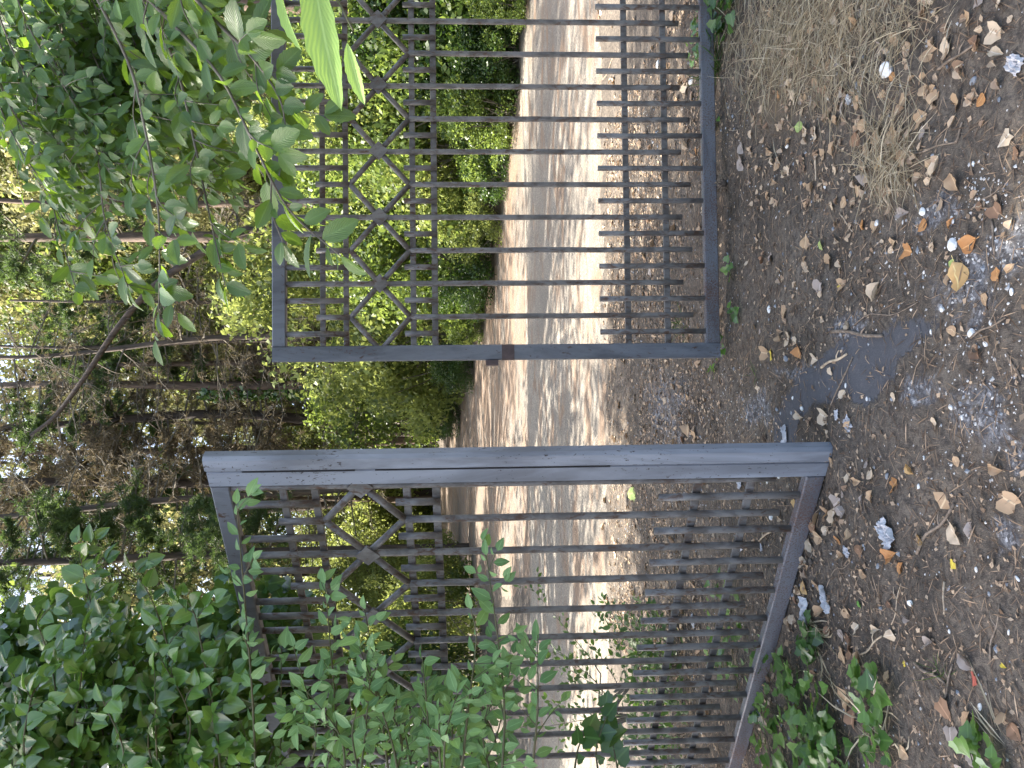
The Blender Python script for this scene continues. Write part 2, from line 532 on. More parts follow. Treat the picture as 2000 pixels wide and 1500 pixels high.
def asphalt_mat(name, lit_lo, lit_hi, base1, base2, stretch):
    """worn asphalt with orange pine-needle litter lying on it in long drifts"""
    m, nt, ns, ls = mat_new(name)
    tc = ns.new('ShaderNodeTexCoord'); oc = tc.outputs['Object']
    n1 = noise(ns, ls, oc, .8, 5, .6, .3)
    n2 = noise(ns, ls, oc, 42, 4, .75)
    n3 = noise(ns, ls, mapping(ns, ls, oc, stretch), 1.0, 7, .68, .8)
    c = ramp(ns, ls, n1, [(.35, base1), (.65, base2)])
    c = mixc(ns, ls, ramp(ns, ls, n2, [(.38, .75), (.6, 0.0)]), c, [x * .4 for x in base1])
    c = mixc(ns, ls, ramp(ns, ls, n2, [(.6, 0.0), (.68, .7)]), c, (.5, .46, .4))
    lc = mixc(ns, ls, n2, (.085, .058, .04), (.27, .19, .13))
    c = mixc(ns, ls, ramp(ns, ls, math_(ns, ls, 'ADD', n3, math_(ns, ls, 'MULTIPLY', math_(ns, ls, 'SUBTRACT', n2, .5), .22)), [(lit_lo, 0.0), (lit_hi, .92)]), c, lc)
    bs = nd(ns, 'ShaderNodeBsdfPrincipled', Roughness=.85); bs.inputs['Specular IOR Level'].default_value = .3
    ls.new(c, bs.inputs['Base Color'])
    b = nd(ns, 'ShaderNodeBump', Strength=.9, Distance=.02)
    ls.new(math_(ns, ls, 'ADD', n2, n3), b.inputs['Height']); ls.new(b.outputs[0], bs.inputs['Normal'])
    out = ns.new('ShaderNodeOutputMaterial'); ls.new(bs.outputs[0], out.inputs[0])
    return m


M['soil'] = soil_mat()
M['asphalt'] = asphalt_mat('asphalt', .50, .60, (.19, .168, .14), (.30, .265, .215), (1.0, 2.6, 1))
M['asphalt_old'] = asphalt_mat('asphalt_old', .42, .54, (.14, .122, .102), (.23, .2, .165), (.8, 1.8, 1))
M['tar'] = plain_mat('tar', (.035, .037, .044), (.068, .07, .08), (14, 14, 14), 7, .75, .5, .006, .35)
M['hill'] = plain_mat('dry_hill', (.13, .12, .05), (.33, .28, .14), (.6, .6, .6), 8, .95, .5, .1, .1, c3=(.09, .12, .035))

# ------------------------------------------------------------------ setting: ground, roads
xs = np.unique(np.concatenate([np.linspace(-90, -8, 26), np.linspace(-8, -2.4, 32), np.arange(-2.4, 2.4, .02), np.linspace(2.4, 8, 32), np.linspace(8, 110, 30)]).round(4))
ys = np.unique(np.concatenate([np.linspace(-40, 0, 14), np.linspace(0, 1.5, 12), np.arange(1.5, 6, .02), np.arange(6, 9, .05), np.linspace(9, 45, 90), np.linspace(45, 140, 34)]).round(4))
GX, GY = np.meshgrid(xs, ys, indexing='ij')
GZ = ground_z(GX, GY)
nx, ny = GX.shape
idx = np.arange(nx * ny).reshape(nx, ny)
GF = np.stack([idx[:-1, :-1], idx[1:, :-1], idx[1:, 1:], idx[:-1, 1:]], -1).reshape(-1, 4)
gme = fast_mesh('ground', np.stack([GX, GY, GZ], -1).reshape(-1, 3), GF, smooth=True)
GRIT = [(1880, 560, 110, 120), (1985, 480, 90, 130), (1930, 820, 110, 130), (1655, 640, 60, 60), (1800, 760, 60, 60), (1985, 900, 80, 60), (1560, 730, 90, 40),
        (1300, 800, 70, 120), (1480, 800, 60, 60), (1830, 420, 60, 60), (1960, 1040, 40, 60)]
grit = np.zeros(nx * ny); dry = np.zeros(nx * ny)
fx, fy = GX.ravel(), GY.ravel()
for (px, py, rx, ry) in GRIT:
    c = on_plane(px, py); e1 = on_plane(px + rx, py); e2 = on_plane(px, py + ry)
    r1 = np.linalg.norm(e1 - c) + .05; r2 = np.linalg.norm(e2 - c)
    grit = np.maximum(grit, np.clip(1.05 - np.hypot((fx - c[0]) / r2, (fy - c[1]) / r1), 0, 1))
for (px, py, rx, ry) in [(1600, 40, 170, 170), (1740, 330, 70, 90), (1560, 150, 120, 100)]:
    c = on_plane(px, py); e1 = on_plane(px + rx, py); e2 = on_plane(px, py + ry)
    dry = np.maximum(dry, np.clip(1.1 - np.hypot((fx - c[0]) / np.linalg.norm(e2 - c), (fy - c[1]) / np.linalg.norm(e1 - c)), 0, 1))
tar = np.zeros(nx * ny)
mk = (fy < 4.6) & (fy > 1.4) & (np.abs(fx) < 1.8)
dd_ = poly_dist(fx[mk], fy[mk], TAR)
tar[mk] = np.clip(.5 + np.where(in_poly(fx[mk], fy[mk], TAR), dd_, -dd_) / .16, 0, 1)
for nm, arr in (('grit', grit), ('dry', dry), ('tar', tar)):
    a = gme.attributes.new(nm, 'FLOAT', 'POINT'); a.data.foreach_set('value', arr.astype(np.float32))
tag(link('ground', gme, M['soil']), 'dark needle-strewn earth in front of and below the gate', 'ground', kind='structure')


def strip(name, c0, c1, n, m, mat, lift, edge=.25, label=None):
    """a sheet between two border lines c0(t), c1(t), draped on the terrain"""
    T = np.linspace(0, 1, n); A = np.array([c0(t) for t in T]); B = np.array([c1(t) for t in T])
    d = unit(B - A)
    A = A + d * (edge * vnoise(A[:, 0] * 1.3, A[:, 1] * 1.3, 4) + edge * .5 * vnoise(A[:, 0] * 5, A[:, 1] * 5, 5))[:, None]
    B = B + d * (edge * vnoise(B[:, 0] * 1.3, B[:, 1] * 1.3, 4) + edge * .5 * vnoise(B[:, 0] * 5, B[:, 1] * 5, 5))[:, None]
    S = np.linspace(0, 1, m)
    P = A[:, None, :] * (1 - S)[None, :, None] + B[:, None, :] * S[None, :, None]
    Z = base_z(P[..., 0], P[..., 1]) + lift * np.clip(np.minimum(S, 1 - S) / .07, -.0, 1)[None, :] - .012 * (np.minimum(S, 1 - S) < .001)[None, :]
    V = np.concatenate([P, Z[..., None]], -1).reshape(-1, 3)
    q = np.arange(n * m).reshape(n, m)
    F = np.stack([q[:-1, :-1], q[:-1, 1:], q[1:, 1:], q[1:, :-1]], -1).reshape(-1, 4)
    o = link(name, fast_mesh(name, V, F, smooth=True), mat)
    return tag(o, label, 'road', kind='structure')


strip('uphill_road', lambda t: np.array([-3.0, 10.5]) * (1 - t) + np.array([-16.6, 62.0]) * t, lambda t: np.array([6.6, 11.0]) * (1 - t) + np.array([-10.8, 56.0]) * t, 220, 24, M['asphalt_old'], .028, .6,
      'old pale track strewn with orange needles climbing beside the bushes')
strip('road', lambda t: np.array([-40 + 80 * t, 8.0 - .05 * (-40 + 80 * t) * .2]), lambda t: np.array([-40 + 80 * t, 13.6 + .05 * (-40 + 80 * t)]), 500, 24, M['asphalt'], .036, .3,
      'grey sun-dappled asphalt road crossing behind the gate')

# ------------------------------------------------------------------ gate leaves
H = 2.5; PITCH = .3725
Z_TOP, Z_R1, Z_R2, Z_UV, Z_NODE, Z_LV, Z_R3, Z_R4, Z_R5, Z_R6 = 2.425, 2.229, 2.10, 2.072, 1.909, 1.741, 1.726, 1.605, .513, .287


def gate_leaf(label, loc, ang, fs, wide, s0, nn, stile_mat):
    """fs: which local side faces the viewer; s0: distance of node 0 from the outer edge of the meeting stile"""
    root = empty('gate_leaf', loc, ang)
    tag(root, label, 'gate', 'the two leaves of the iron gate')
    X, Y, Z = (1, 0, 0), (0, 1, 0), (0, 0, 1)
    W = s0 + nn * PITCH + .06
    th = .045
    sw = .155 if wide else .086
    yb = -fs * .0          # bars lie on the viewer side of the flat rails
    yr = -fs * .022
    if wide:
        a = Acc(); a.prism(rect(.076, th, .006), (.117, 0, 0), (.117, 0, H), X, Y); a.build('stile', M['iron_pale'], root)
        a = Acc(); a.prism(rect(.0745, th + .016, .013), (.0395, fs * .004, .0), (.0395, fs * .004, H), X, Y); a.build('meeting_stile', M['iron_pale'], root)
        a = Acc()
        for z0, z1 in ((1.92, 2.36), (.9, 1.84)):
            a.prism(rect(.006, .006, .001), (.079, fs * (th / 2 + .0005), z0), (.079, fs * (th / 2 + .0005), z1), X, Y)
        a.build('slot', M['slot'], root)
    else:
        a = Acc(); a.prism(rect(.086, th, .006), (.043, 0, 0), (.043, 0, H), X, Y); a.build('stile', stile_mat, root)
        a = Acc(); a.prism(rect(.03, .07, .003), (-.016, 0, 1.255), (-.016, 0, 1.325), X, Y); a.build('latch', M['primer'], root)
        a = Acc(); a.prism(rect(.0875, th + .003, .006), (.043, 0, 1.165), (.043, 0, 1.235), X, Y); a.build('lock_plate', M['primer'], root)
    a = Acc(); a.prism(rect(.086, th, .006), (W - .043, 0, 0), (W - .043, 0, H), X, Y); a.build('stile', stile_mat, root)
    e0, e1 = sw, W - .086
    a = Acc(); a.prism(rect(th, .075, .005), (e0, 0, H - .0375), (e1, 0, H - .0375), Y, Z); a.build('top_rail', stile_mat, root)
    a = Acc(); a.prism(rect(th, .078, .005), (e0, 0, .039), (e1, 0, .039), Y, Z); a.build('bottom_rail', M['iron_rail'], root)
    for zc, hh in ((Z_R1, .03), (Z_R2, .03), (Z_R3, .032), (Z_R4, .034), (Z_R5, .034), (Z_R6, .034)):
        a = Acc(); a.prism(rect(.014, hh, .002), (e0, yr, zc), (e1, yr, zc), Y, Z); a.build('cross_rail', M['iron_bar'], root)
    rb = .0155

    def bar(name, p, q, r=rb):
        n = max(2, int(np.linalg.norm(np.subtract(q, p)) / .16) + 1)
        P = np.linspace(p, q, n); P[1:-1] += rng.normal(0, .0006, (max(0, n - 2), 3))
        a = Acc(); a.tube(P, r * (1 + rng.normal(0, .012, n)), 10, True)
        a.build(name, M['iron_bar'], root, True)

    for k in range(0, nn + 1):
        sn = s0 + k * PITCH
        if (0 < k < nn) or (wide and k == 0):
            zt = Z_TOP
            bar('bar', (sn, yb, .2), (sn, yb, zt))
            a = Acc(); d = .052
            a.prism([(-d, 0), (-.003, -d), (.003, -d), (d, 0), (.003, d), (-.003, d)], (sn, yb + fs * .008, Z_NODE), (sn, yb + fs * .021, Z_NODE), X, Z)
            a.build('node_plate', M['iron_bar'], root)
        if k < nn:
            sv = sn + PITCH / 2
            bar('bar', (sv, yb, .148), (sv, yb, Z_LV))
            bar('upper_bar', (sv, yb, Z_UV), (sv, yb, 2.26))
            for q in (.25, .75):
                ss = sn + q * PITCH
                bar('upper_bar', (ss, yb, 2.083), (ss, yb, Z_TOP))
                bar('short_bar', (ss, yb, 1.588), (ss, yb, 1.772))
            for q in (.25, .75):
                bar('lower_bar', (sn + q * PITCH, yb, .078), (sn + q * PITCH, yb, .676))
            for zz in (Z_UV, Z_LV):
                bar('lattice_bar', (sn, yb, Z_NODE), (sv, yb, zz), .015)
                bar('lattice_bar', (sn + PITCH, yb, Z_NODE), (sv, yb, zz), .015)
    return root


def solve_leaf():
    pass


# meeting-stile bottom corners, found from the picture
A1 = at(1405, 699, 4.30)
gate_leaf('rusty grey iron gate leaf standing shut, square to the viewer, with a red latch', tuple(A1), R(1.7), -1, False, .06, 6, M['iron'])
A2 = at(1624, 866, 3.05)
FAR = at(1432, 1475, 4.13)
ang2 = math.atan2(FAR[1] - A2[1], FAR[0] - A2[0])
gate_leaf('grey iron gate leaf swung open towards the viewer and half hidden by leafy shoots', tuple(A2), ang2, 1, True, .172, 6, M['iron'])


def gate_post(p, label):
    t = empty('gate_post', p); tag(t, label, 'post', 'posts carrying the gate')
    a = Acc(); a.prism(rect(.16, .16, .01), (0, 0, -.3), (0, 0, 2.75), (1, 0, 0), (0, 1, 0)); a.build('shaft', M['post'], t)
    a = Acc(); a.prism(rect(.2, .2, .02), (0, 0, 2.75), (0, 0, 2.79), (1, 0, 0), (0, 1, 0)); a.build('cap', M['post'], t)
    return t


d1 = np.array([math.cos(R(1.7)), math.sin(R(1.7))]); w1 = .06 + 6 * PITCH + .06 + .1
gate_post((A1[0] + d1[0] * w1, A1[1] + d1[1] * w1, 0), 'steel post carrying the shut gate leaf')
d2 = np.array([math.cos(ang2), math.sin(ang2)]); w2 = .172 + 6 * PITCH + .06 + .1
gate_post((A2[0] + d2[0] * w2, A2[1] + d2[1] * w2, 0), 'steel post behind the ivy carrying the open gate leaf')

# ------------------------------------------------------------------ vegetation generators
def strand(lv, st, pts, r0, size, gap, side=0, side_len=.25, droop=.25, spread=.9, tint=(0, 1), face=(0, -.45, .8), keep=1.0):
    P = curve(pts, 26) if len(pts) > 2 else np.linspace(pts[0], pts[1], 16)
    seg = np.linalg.norm(np.diff(P, axis=0), axis=1); L = seg.sum()
    st.tube(P, np.linspace(r0, r0 * .3, len(P)), 5)
    cum = np.concatenate([[0], np.cumsum(seg)])
    T = unit(np.gradient(P, axis=0))
    q = gap * 1.5; sgn = 1
    while q < L:
        p = np.array([np.interp(q, cum, P[:, i]) for i in range(3)]); t = unit(np.array([np.interp(q, cum, T[:, i]) for i in range(3)]))
        fn = unit(np.array(face) + rng.normal(0, .45, 3))
        s = unit(np.cross(t, fn)) * sgn
        if rng.random() < keep:
            D = unit(t * .65 + s * spread + np.array([0, 0, -droop]) + rng.normal(0, .25, 3))
            lv.add(p + D * .006, D, fn, size * rng.choice([.55, .8, 1.0, 1.1, 1.3])  * rng.uniform(.9, 1.1), rng.uniform(*tint))
        if side and rng.random() < side:
            D = unit(t * .7 + s * .7 + np.array([0, 0, -droop * .6]) + rng.normal(0, .2, 3))
            l2 = side_len * rng.uniform(.5, 1.2) * (1 - .4 * q / L)
            e = p + D * l2 + np.array([0, 0, -droop * l2 * .5])
            strand(lv, st, [p, p + D * l2 * .5, e], r0 * .45, size * .95, gap, 0, 0, droop, spread, tint, face, keep)
        q += gap * rng.uniform(.75, 1.3); sgn = -sgn
    D = unit(T[-1] + rng.normal(0, .15, 3))
    lv.add(P[-1], D, unit(np.array(face) + rng.normal(0, .3, 3)), size, rng.uniform(*tint))


def crown_points(n, radii, clumps, cr, seed, hollow=.35, flat=0.0):
    """leaf positions gathered in clumps of uneven size spread through an ellipsoid"""
    g = np.random.default_rng(seed)
    d = unit(g.normal(size=(clumps, 3))); r = (hollow + (1 - hollow) * g.random(clumps) ** .6)
    C = d * r[:, None] * np.array(radii)
    sz = cr * g.uniform(.45, 1.3, clumps)
    w = sz ** 2; k = g.choice(clumps, n, p=w / w.sum())
    P = C[k] + unit(g.normal(size=(n, 3))) * (sz[k] * g.random(n) ** .45)[:, None] * np.array([1, 1, .8])
    tint = np.clip(g.normal(.42, .28, clumps)[k] + g.normal(0, .22, n), 0, 1)
    out = unit(P * np.array([1, 1, .8]) / np.array(radii) ** 2)
    return P, out, tint, C


def bush_mesh(seed, radii, n, size, tmpl='diamond', clumps=60, cr=.5):
    P, out, tint, C = crown_points(n, radii, clumps, cr, seed, .12)
    P[:, 2] += radii[2] * .92
    k = P[:, 2] > .03
    P, out, tint = P[k], out[k], tint[k]
    N = unit(out + rng.normal(0, 1.0, P.shape) + np.array([0, 0, .35]))
    D = unit(rng.normal(size=P.shape) + np.array([0, 0, -.3]))
    lv = Leaves(tmpl); lv.add(P, D, N, size * rng.uniform(.5, 1.7, len(P)), tint)
    st = Acc()
    for c in C[:26]:
        e = c + np.array([0, 0, radii[2] * .92])
        b = np.array([rng.normal(0, .15 * radii[0]), rng.normal(0, .15 * radii[1]), -.1])
        m = (b + e) / 2 + rng.normal(0, .12, 3)
        st.tube(curve([b, m, e], 7), np.linspace(.02, .006, 7), 4)
    return lv.mesh('foliage'), st.mesh('stems')


BUSH = {'lime': (bush_mesh(1, (1.7, 1.5, 1.5), 13500, .084), 'bush_lime'), 'mid': (bush_mesh(2, (1.8, 1.6, 1.8), 14500, .08), 'bush_mid'),
        'dark': (bush_mesh(3, (1.7, 1.5, 1.6), 12500, .082), 'bush_dark'), 'fresh': (bush_mesh(4, (1.6, 1.6, 2.0), 14000, .082), 'bush_lime')}


def bush(kind, x, y, sc, szz, label, rz=None, cat='bush', group='bushes along the uphill track'):
    (lm, sm), mt = BUSH[kind]
    t = empty('bush', (x, y, float(base_z(x, y)) - .05), rng.uniform(0, 6.28) if rz is None else rz)
    t.scale = (sc, sc, sc * szz)
    tag(t, label, cat, group)
    link('foliage', lm, M[mt], t); link('stems', sm, M['twig'], t)
    return t


def bpix(kind, px, py, off, sc, szz, label):
    p = on_ground(px, py)
    return bush(kind, p[0] + HN[0] * off, p[1] + HN[1] * off, sc, szz, label)


def verge_depth(py, off):
    d = ray(930, py); d = d / d[1]
    o = HA + HN * off
    # CAM.xy + d.xy*s = o + HD*k
    A_ = np.array([[d[0], -HD[0]], [1.0, -HD[1]]])
    return float(np.linalg.solve(A_, o)[0])


# bushes along the far verge, from the shut gate's hinge side towards the top of the track
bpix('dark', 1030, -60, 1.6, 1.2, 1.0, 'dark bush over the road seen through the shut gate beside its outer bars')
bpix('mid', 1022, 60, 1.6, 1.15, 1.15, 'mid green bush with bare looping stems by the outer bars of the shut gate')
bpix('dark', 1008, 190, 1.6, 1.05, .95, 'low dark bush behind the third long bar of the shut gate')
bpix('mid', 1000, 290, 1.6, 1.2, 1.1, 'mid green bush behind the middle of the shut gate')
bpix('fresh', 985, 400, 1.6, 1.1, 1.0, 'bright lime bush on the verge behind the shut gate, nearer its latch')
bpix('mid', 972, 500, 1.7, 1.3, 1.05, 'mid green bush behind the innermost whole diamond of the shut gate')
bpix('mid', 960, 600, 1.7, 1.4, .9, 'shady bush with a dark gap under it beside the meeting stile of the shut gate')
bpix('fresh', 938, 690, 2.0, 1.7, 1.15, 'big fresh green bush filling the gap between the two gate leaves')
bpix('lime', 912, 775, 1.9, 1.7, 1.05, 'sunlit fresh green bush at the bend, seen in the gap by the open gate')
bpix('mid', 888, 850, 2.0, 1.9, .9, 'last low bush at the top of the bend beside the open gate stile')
for i, (px_, py_, kd, lab) in enumerate(((1034, 20, 'mid', 'knee-high shrub on the verge by the outer bars of the shut gate'), (1016, 125, 'dark', 'knee-high dark shrub on the verge behind the third long bar of the shut gate'), (1006, 240, 'mid', 'knee-high shrub on the verge below the low dark bush'),
                                      (994, 345, 'dark', 'knee-high dark shrub on the verge behind the middle bars of the shut gate'), (980, 455, 'fresh', 'knee-high bright shrub on the verge behind the inner bars of the shut gate'), (966, 560, 'dark', 'knee-high dark shrub on the verge nearest the latch'),
                                      (948, 650, 'mid', 'knee-high shrub on the verge behind the meeting stile of the shut gate'), (926, 735, 'dark', 'knee-high dark shrub on the verge at the middle of the gap'), (900, 820, 'dark', 'knee-high dark shrub on the verge at the bend, nearest the open gate stile'))):
    p_ = on_ground(px_, py_)
    bush(kd, p_[0] + HN[0] * .25, p_[1] + HN[1] * .25, .42 + .1 * (i % 3), .8, lab, group='low shrubs along the verge')
# bushes on the other side of the uphill track
def lft(px, py, kind, sc, szz, label):
    p = on_ground(px, py)
    return bush(kind, p[0], p[1] + 1.0, sc, szz, label, group='bushes seen through the open gate leaf')
lft(905, 1130, 'lime', .9, 1.0, 'round yellow-green bush by the track seen under the second diamond of the open gate')
lft(930, 1200, 'lime', 1.0, 1.2, 'tall yellow-green bush across the track behind the open gate, beside a round bush')
lft(945, 1300, 'fresh', 1.15, 1.3, 'tall bush behind the leafy shoots of the open gate')
lft(955, 1420, 'dark', 1.2, 1.3, 'dark bush beyond the hinge side of the open gate')
lft(872, 1150, 'fresh', 1.5, 1.2, 'bright bush far up the track behind the round bush')

# second tier: taller broad-leaved trees behind the bushes
def tree_mesh(seed, radii, n, size, clumps, cr, trunk_h, tr, bare=.5):
    P, out, tint, C = crown_points(n, radii, clumps, cr, seed, .3)
    P[:, 2] += trunk_h
    N = unit(out + rng.normal(0, .7, P.shape) + np.array([0, 0, .4])); D = unit(rng.normal(size=P.shape) + np.array([0, 0, -.4]))
    lv = Leaves('diamond'); lv.add(P, D, N, size * rng.uniform(.6, 1.4, len(P)), tint)
    st = Acc()
    h = trunk_h + radii[2] * .5
    Zs = np.linspace(-.3, h, 14)
    path = np.stack([.25 * vnoise(Zs * .5, Zs * 0 + seed, 1), .25 * vnoise(Zs * .5, Zs * 0 + seed, 2), Zs], 1)
    st.tube(path, np.linspace(tr, tr * .35, 14), 9, wob=.12)
    lb = Acc()
    for c in C[:40]:
        e = c + np.array([0, 0, trunk_h]); z0 = np.clip(e[2] - rng.uniform(.6, 2.2), trunk_h * .35, h * .95)
        b = np.array([np.interp(z0, Zs, path[:, 0]), np.interp(z0, Zs, path[:, 1]), z0])
        m = (b * .45 + e * .55) + np.array([0, 0, .25]) + rng.normal(0, .15, 3)
        lb.tube(curve([b, m, e], 9), np.linspace(tr * .3, .01, 9), 5)
    return lv.mesh('crown'), st.mesh('trunk', True), lb.mesh('limbs', True)


TREE = {'lime': (tree_mesh(21, (2.6, 2.6, 3.0), 30000, .115, 95, .75, 4.6, .14), 'bush_lime', 'bark'),
        'mid': (tree_mesh(22, (2.8, 2.6, 3.4), 30000, .115, 95, .8, 5.2, .16), 'bush_mid', 'bark_dark'),
        'olive': (tree_mesh(23, (3.0, 2.8, 4.0), 22000, .13, 80, .8, 6.0, .16), 'bush_olive', 'bark'),
        'dark': (tree_mesh(24, (2.6, 2.6, 4.2), 30000, .12, 95, .75, 5.6, .17), 'bush_dark', 'bark_dark')}


def tree(kind, x, y, sc, label, group='broad-leaved trees behind the bushes', rz=None):
    (cm, tm, lm), mt, bk = TREE[kind]
    t = empty('broadleaf_tree', (x, y, float(base_z(x, y)) - .05), rng.uniform(0, 6.28) if rz is None else rz)
    t.scale = (sc, sc, sc); tag(t, label, 'tree', group)
    link('crown', cm, M[mt], t); link('trunk', tm, M[bk], t); link('limbs', lm, M[bk], t)
    return t


def tpix(kind, px, depth, sc, label, **kw):
    p = at(800, px, depth)
    return tree(kind, p[0], depth, sc, label, **kw)


tpix('olive', 60, verge_depth(60, 7), 1.0, 'olive-yellow tree at the end of the top rail under the hanging boughs')
tpix('lime', 190, verge_depth(190, 5), .8, 'small lime tree behind the shut gate under the hanging boughs')
tpix('olive', 330, verge_depth(330, 8), 1.1, 'pale olive tree seen between the hanging twigs above the shut gate')
tpix('lime', 430, verge_depth(430, 6), .95, 'yellow-green tree above the top rail beside the thick pine trunk')
tpix('lime', 560, verge_depth(560, 6), .9, 'yellow-green tree behind the latch end of the top rail')
tpix('olive', 640, verge_depth(640, 9), 1.4, 'far pale tree above the meeting corner of the shut gate')
tpix('lime', 790, verge_depth(790, 5), 1.15, 'sunlit tree behind the ivy-clad trunk in the gap')
tpix('mid', 960, 56, 1.1, 'tree closing the view at the top of the track')
tpix('lime', 1045, 50, 1.5, 'bright tree glowing at the end of the track')
tpix('lime', 1185, 29, .8, 'fresh green tree behind the diamonds of the open gate')
tpix('mid', 1255, 34, .9, 'mid green tree above the open gate beside the ivy')
tpix('lime', 1330, 33, 1.0, 'leafy tree behind the ivy thicket')
tpix('dark', 1470, 33, 1.3, 'dark tree behind the outer edge of the ivy thicket')
for (py_, off, sc_, kd, lab) in ((60, 13, 1.7, 'olive', 'tall pale tree on the slope beyond the end of the top rail'), (170, 14, 1.9, 'mid', 'tall tree on the slope behind the hanging boughs'), (270, 12, 1.8, 'olive', 'tall pale tree on the slope behind the middle of the hanging boughs'),
                                 (370, 15, 2.0, 'olive', 'tall olive tree on the slope beside the reddish pine trunk'), (450, 12, 1.8, 'lime', 'tall yellow-green tree on the slope behind the thick pine trunk'), (540, 16, 2.0, 'olive', 'tall pale tree on the slope crossed by the curved leaning limb'),
                                 (620, 13, 1.9, 'mid', 'tall green tree on the slope under the curved leaning limb'), (710, 15, 2.1, 'olive', 'tall pale tree on the slope behind the ivy-clad trunk'), (900, 14, 2.0, 'mid', 'tall tree behind the dead brown conifers')):
    tpix(kd, py_, verge_depth(py_, off), sc_, lab, group='tall trees on the slope')
for (py_, off, sc_, kd, lab) in ((235, 15, 2.7, 'mid', 'very tall tree high above the hanging boughs'), (330, 16, 2.8, 'olive', 'very tall pale tree high above the reddish pine trunk'), (425, 15, 2.7, 'mid', 'very tall tree high above the thick pine trunk'), (530, 17, 2.8, 'mid', 'very tall tree high above the curved leaning limb'), (610, 16, 2.8, 'olive', 'very tall pale tree high above the meeting corner of the shut gate')):
    tpix(kd, py_, verge_depth(py_, off), sc_, lab, group='tall trees on the slope')
for (px_, dp, sc_, kd, lab) in ((955, 50, 2.2, 'lime', 'broad bush closing the top of the track behind the dark trunk'), (1010, 46, 2.3, 'lime', 'bright bush at the very end of the track'), (1065, 44, 2.2, 'lime', 'yellow-green bush at the end of the track behind the second diamond')):
    p_ = at(800, px_, dp); bush(kd, p_[0], dp, sc_, 1.0, lab, group='bushes at the end of the track')
for (py_, dp, sc_, kd, lab) in ((1260, 30, 1.7, 'olive', 'tall pale tree across the track behind the ivy thicket'), (1440, 36, 1.8, 'mid', 'tall tree farthest across the track behind the ivy thicket')):
    tpix(kd, py_, dp, sc_, lab, group='tall trees on the slope')

# pines with dead lower branches
def pine_mesh(seed, h, r, z0, z1, nb, bl, green_from, ntuft, brown=0):
    g = np.random.default_rng(seed)
    st = Acc(); Zs = np.linspace(-.3, h, 20)
    path = np.stack([.5 * vnoise(Zs * .2, Zs * 0 + seed, 1), .5 * vnoise(Zs * .2, Zs * 0 + seed + 9, 2), Zs], 1)
    path[:, :2] -= path[0, :2]
    st.tube(path, np.interp(Zs, [-.3, h], [r, r * .4]), 10, wob=.16)
    br = Acc(); gl = Leaves('narrow'); bw = Leaves('narrow')
    bw.t = (LT['narrow'][0] * np.array([.55, 1, 1]), LT['narrow'][1], LT['narrow'][2]); gl.t = bw.t

    def tw(b, D, L, rr, lev, zc):
        n = 6 if lev == 0 else 4
        q = np.linspace(0, 1, n)
        e = np.stack([b + D * L * t + np.array([0, 0, -.22 * L * t * t + .1 * L * t ** 3]) + g.normal(0, .02 * L, 3) * t for t in q])
        br.tube(e, np.linspace(rr, rr * .35, n), 4 if lev == 0 else 3, t=g.random())
        if lev < 2:
            for k in range(int(8 if lev == 0 else 4)):
                t = g.uniform(.2, 1); p = np.array([np.interp(t, q, e[:, i]) for i in range(3)])
                D2 = unit(D * .7 + g.normal(0, .55, 3) * np.array([1, 1, .6]))
                tw(p, D2, L * g.uniform(.25, .5) * (1.15 - t * .5), rr * .42, lev + 1, zc)
        if lev >= 1:
            for k in range(5):
                p = e[g.integers(1, n)]
                tgt = gl if zc > green_from else (bw if g.random() < brown else None)
                if tgt is not None:
                    m = 7
                    DD = unit(D * .6 + g.normal(0, .6, (m, 3)))
                    tgt.add(np.repeat(p[None], m, 0), DD, unit(g.normal(size=(m, 3))), g.uniform(.08, .17, m), np.clip(g.normal(.45, .25, m), 0, 1))
    for k in range(nb):
        z = z0 + (z1 - z0) * (k + g.random()) / nb
        b = np.array([np.interp(z, Zs, path[:, 0]), np.interp(z, Zs, path[:, 1]), z])
        a = g.uniform(0, 6.28); D = unit(np.array([math.cos(a), math.sin(a), g.uniform(-.25, .25)]))
        tw(b, D, bl * g.uniform(.5, 1.2), r * .14 + .006, 0, z)
    return st.mesh('trunk', True), br.mesh('dead_branches'), (gl.mesh('needles') if gl.P else None), (bw.mesh('dry_needles') if bw.P else None)


PINE = {'tall': (pine_mesh(31, 13, .15, 2.2, 11, 32, 1.5, 8.0, 0, .06), 'bark_pine'),
        'slim': (pine_mesh(32, 13, .085, 2.6, 11, 40, 1.2, 8.5, 0, .04), 'bark'),
        'brown': (pine_mesh(33, 11, .14, 3.6, 10.5, 58, 1.6, 30, 0, .38), 'bark_dark'),
        'lace': (pine_mesh(35, 11, .1, 2.0, 10.5, 60, 1.6, 30, 0, .05), 'bark'),
        'spruce': (pine_mesh(34, 12, .15, 4.6, 11.5, 62, 1.6, 2.0, 0, .1), 'bark_dark')}


def pine(kind, py, depth, sc, label, rz=None, lean=(0, 0), name='pine_tree'):
    (tm, bm_, nm, dm), bk = PINE[kind]
    p = at(800, py, depth)
    t = empty(name, (p[0], depth, float(base_z(p[0], depth)) - .1), rng.uniform(0, 6.28) if rz is None else rz)
    t.rotation_euler = (lean[0], lean[1], t.rotation_euler[2]); t.scale = (sc,) * 3
    tag(t, label, 'tree', 'pines with dead lower branches')
    link('trunk', tm, M[bk], t); link('dead_branches', bm_, M['twig'], t)
    if nm: link('needles', nm, M['needle_green'], t)
    if dm: link('dry_needles', dm, M['needle_brown'], t)
    return t


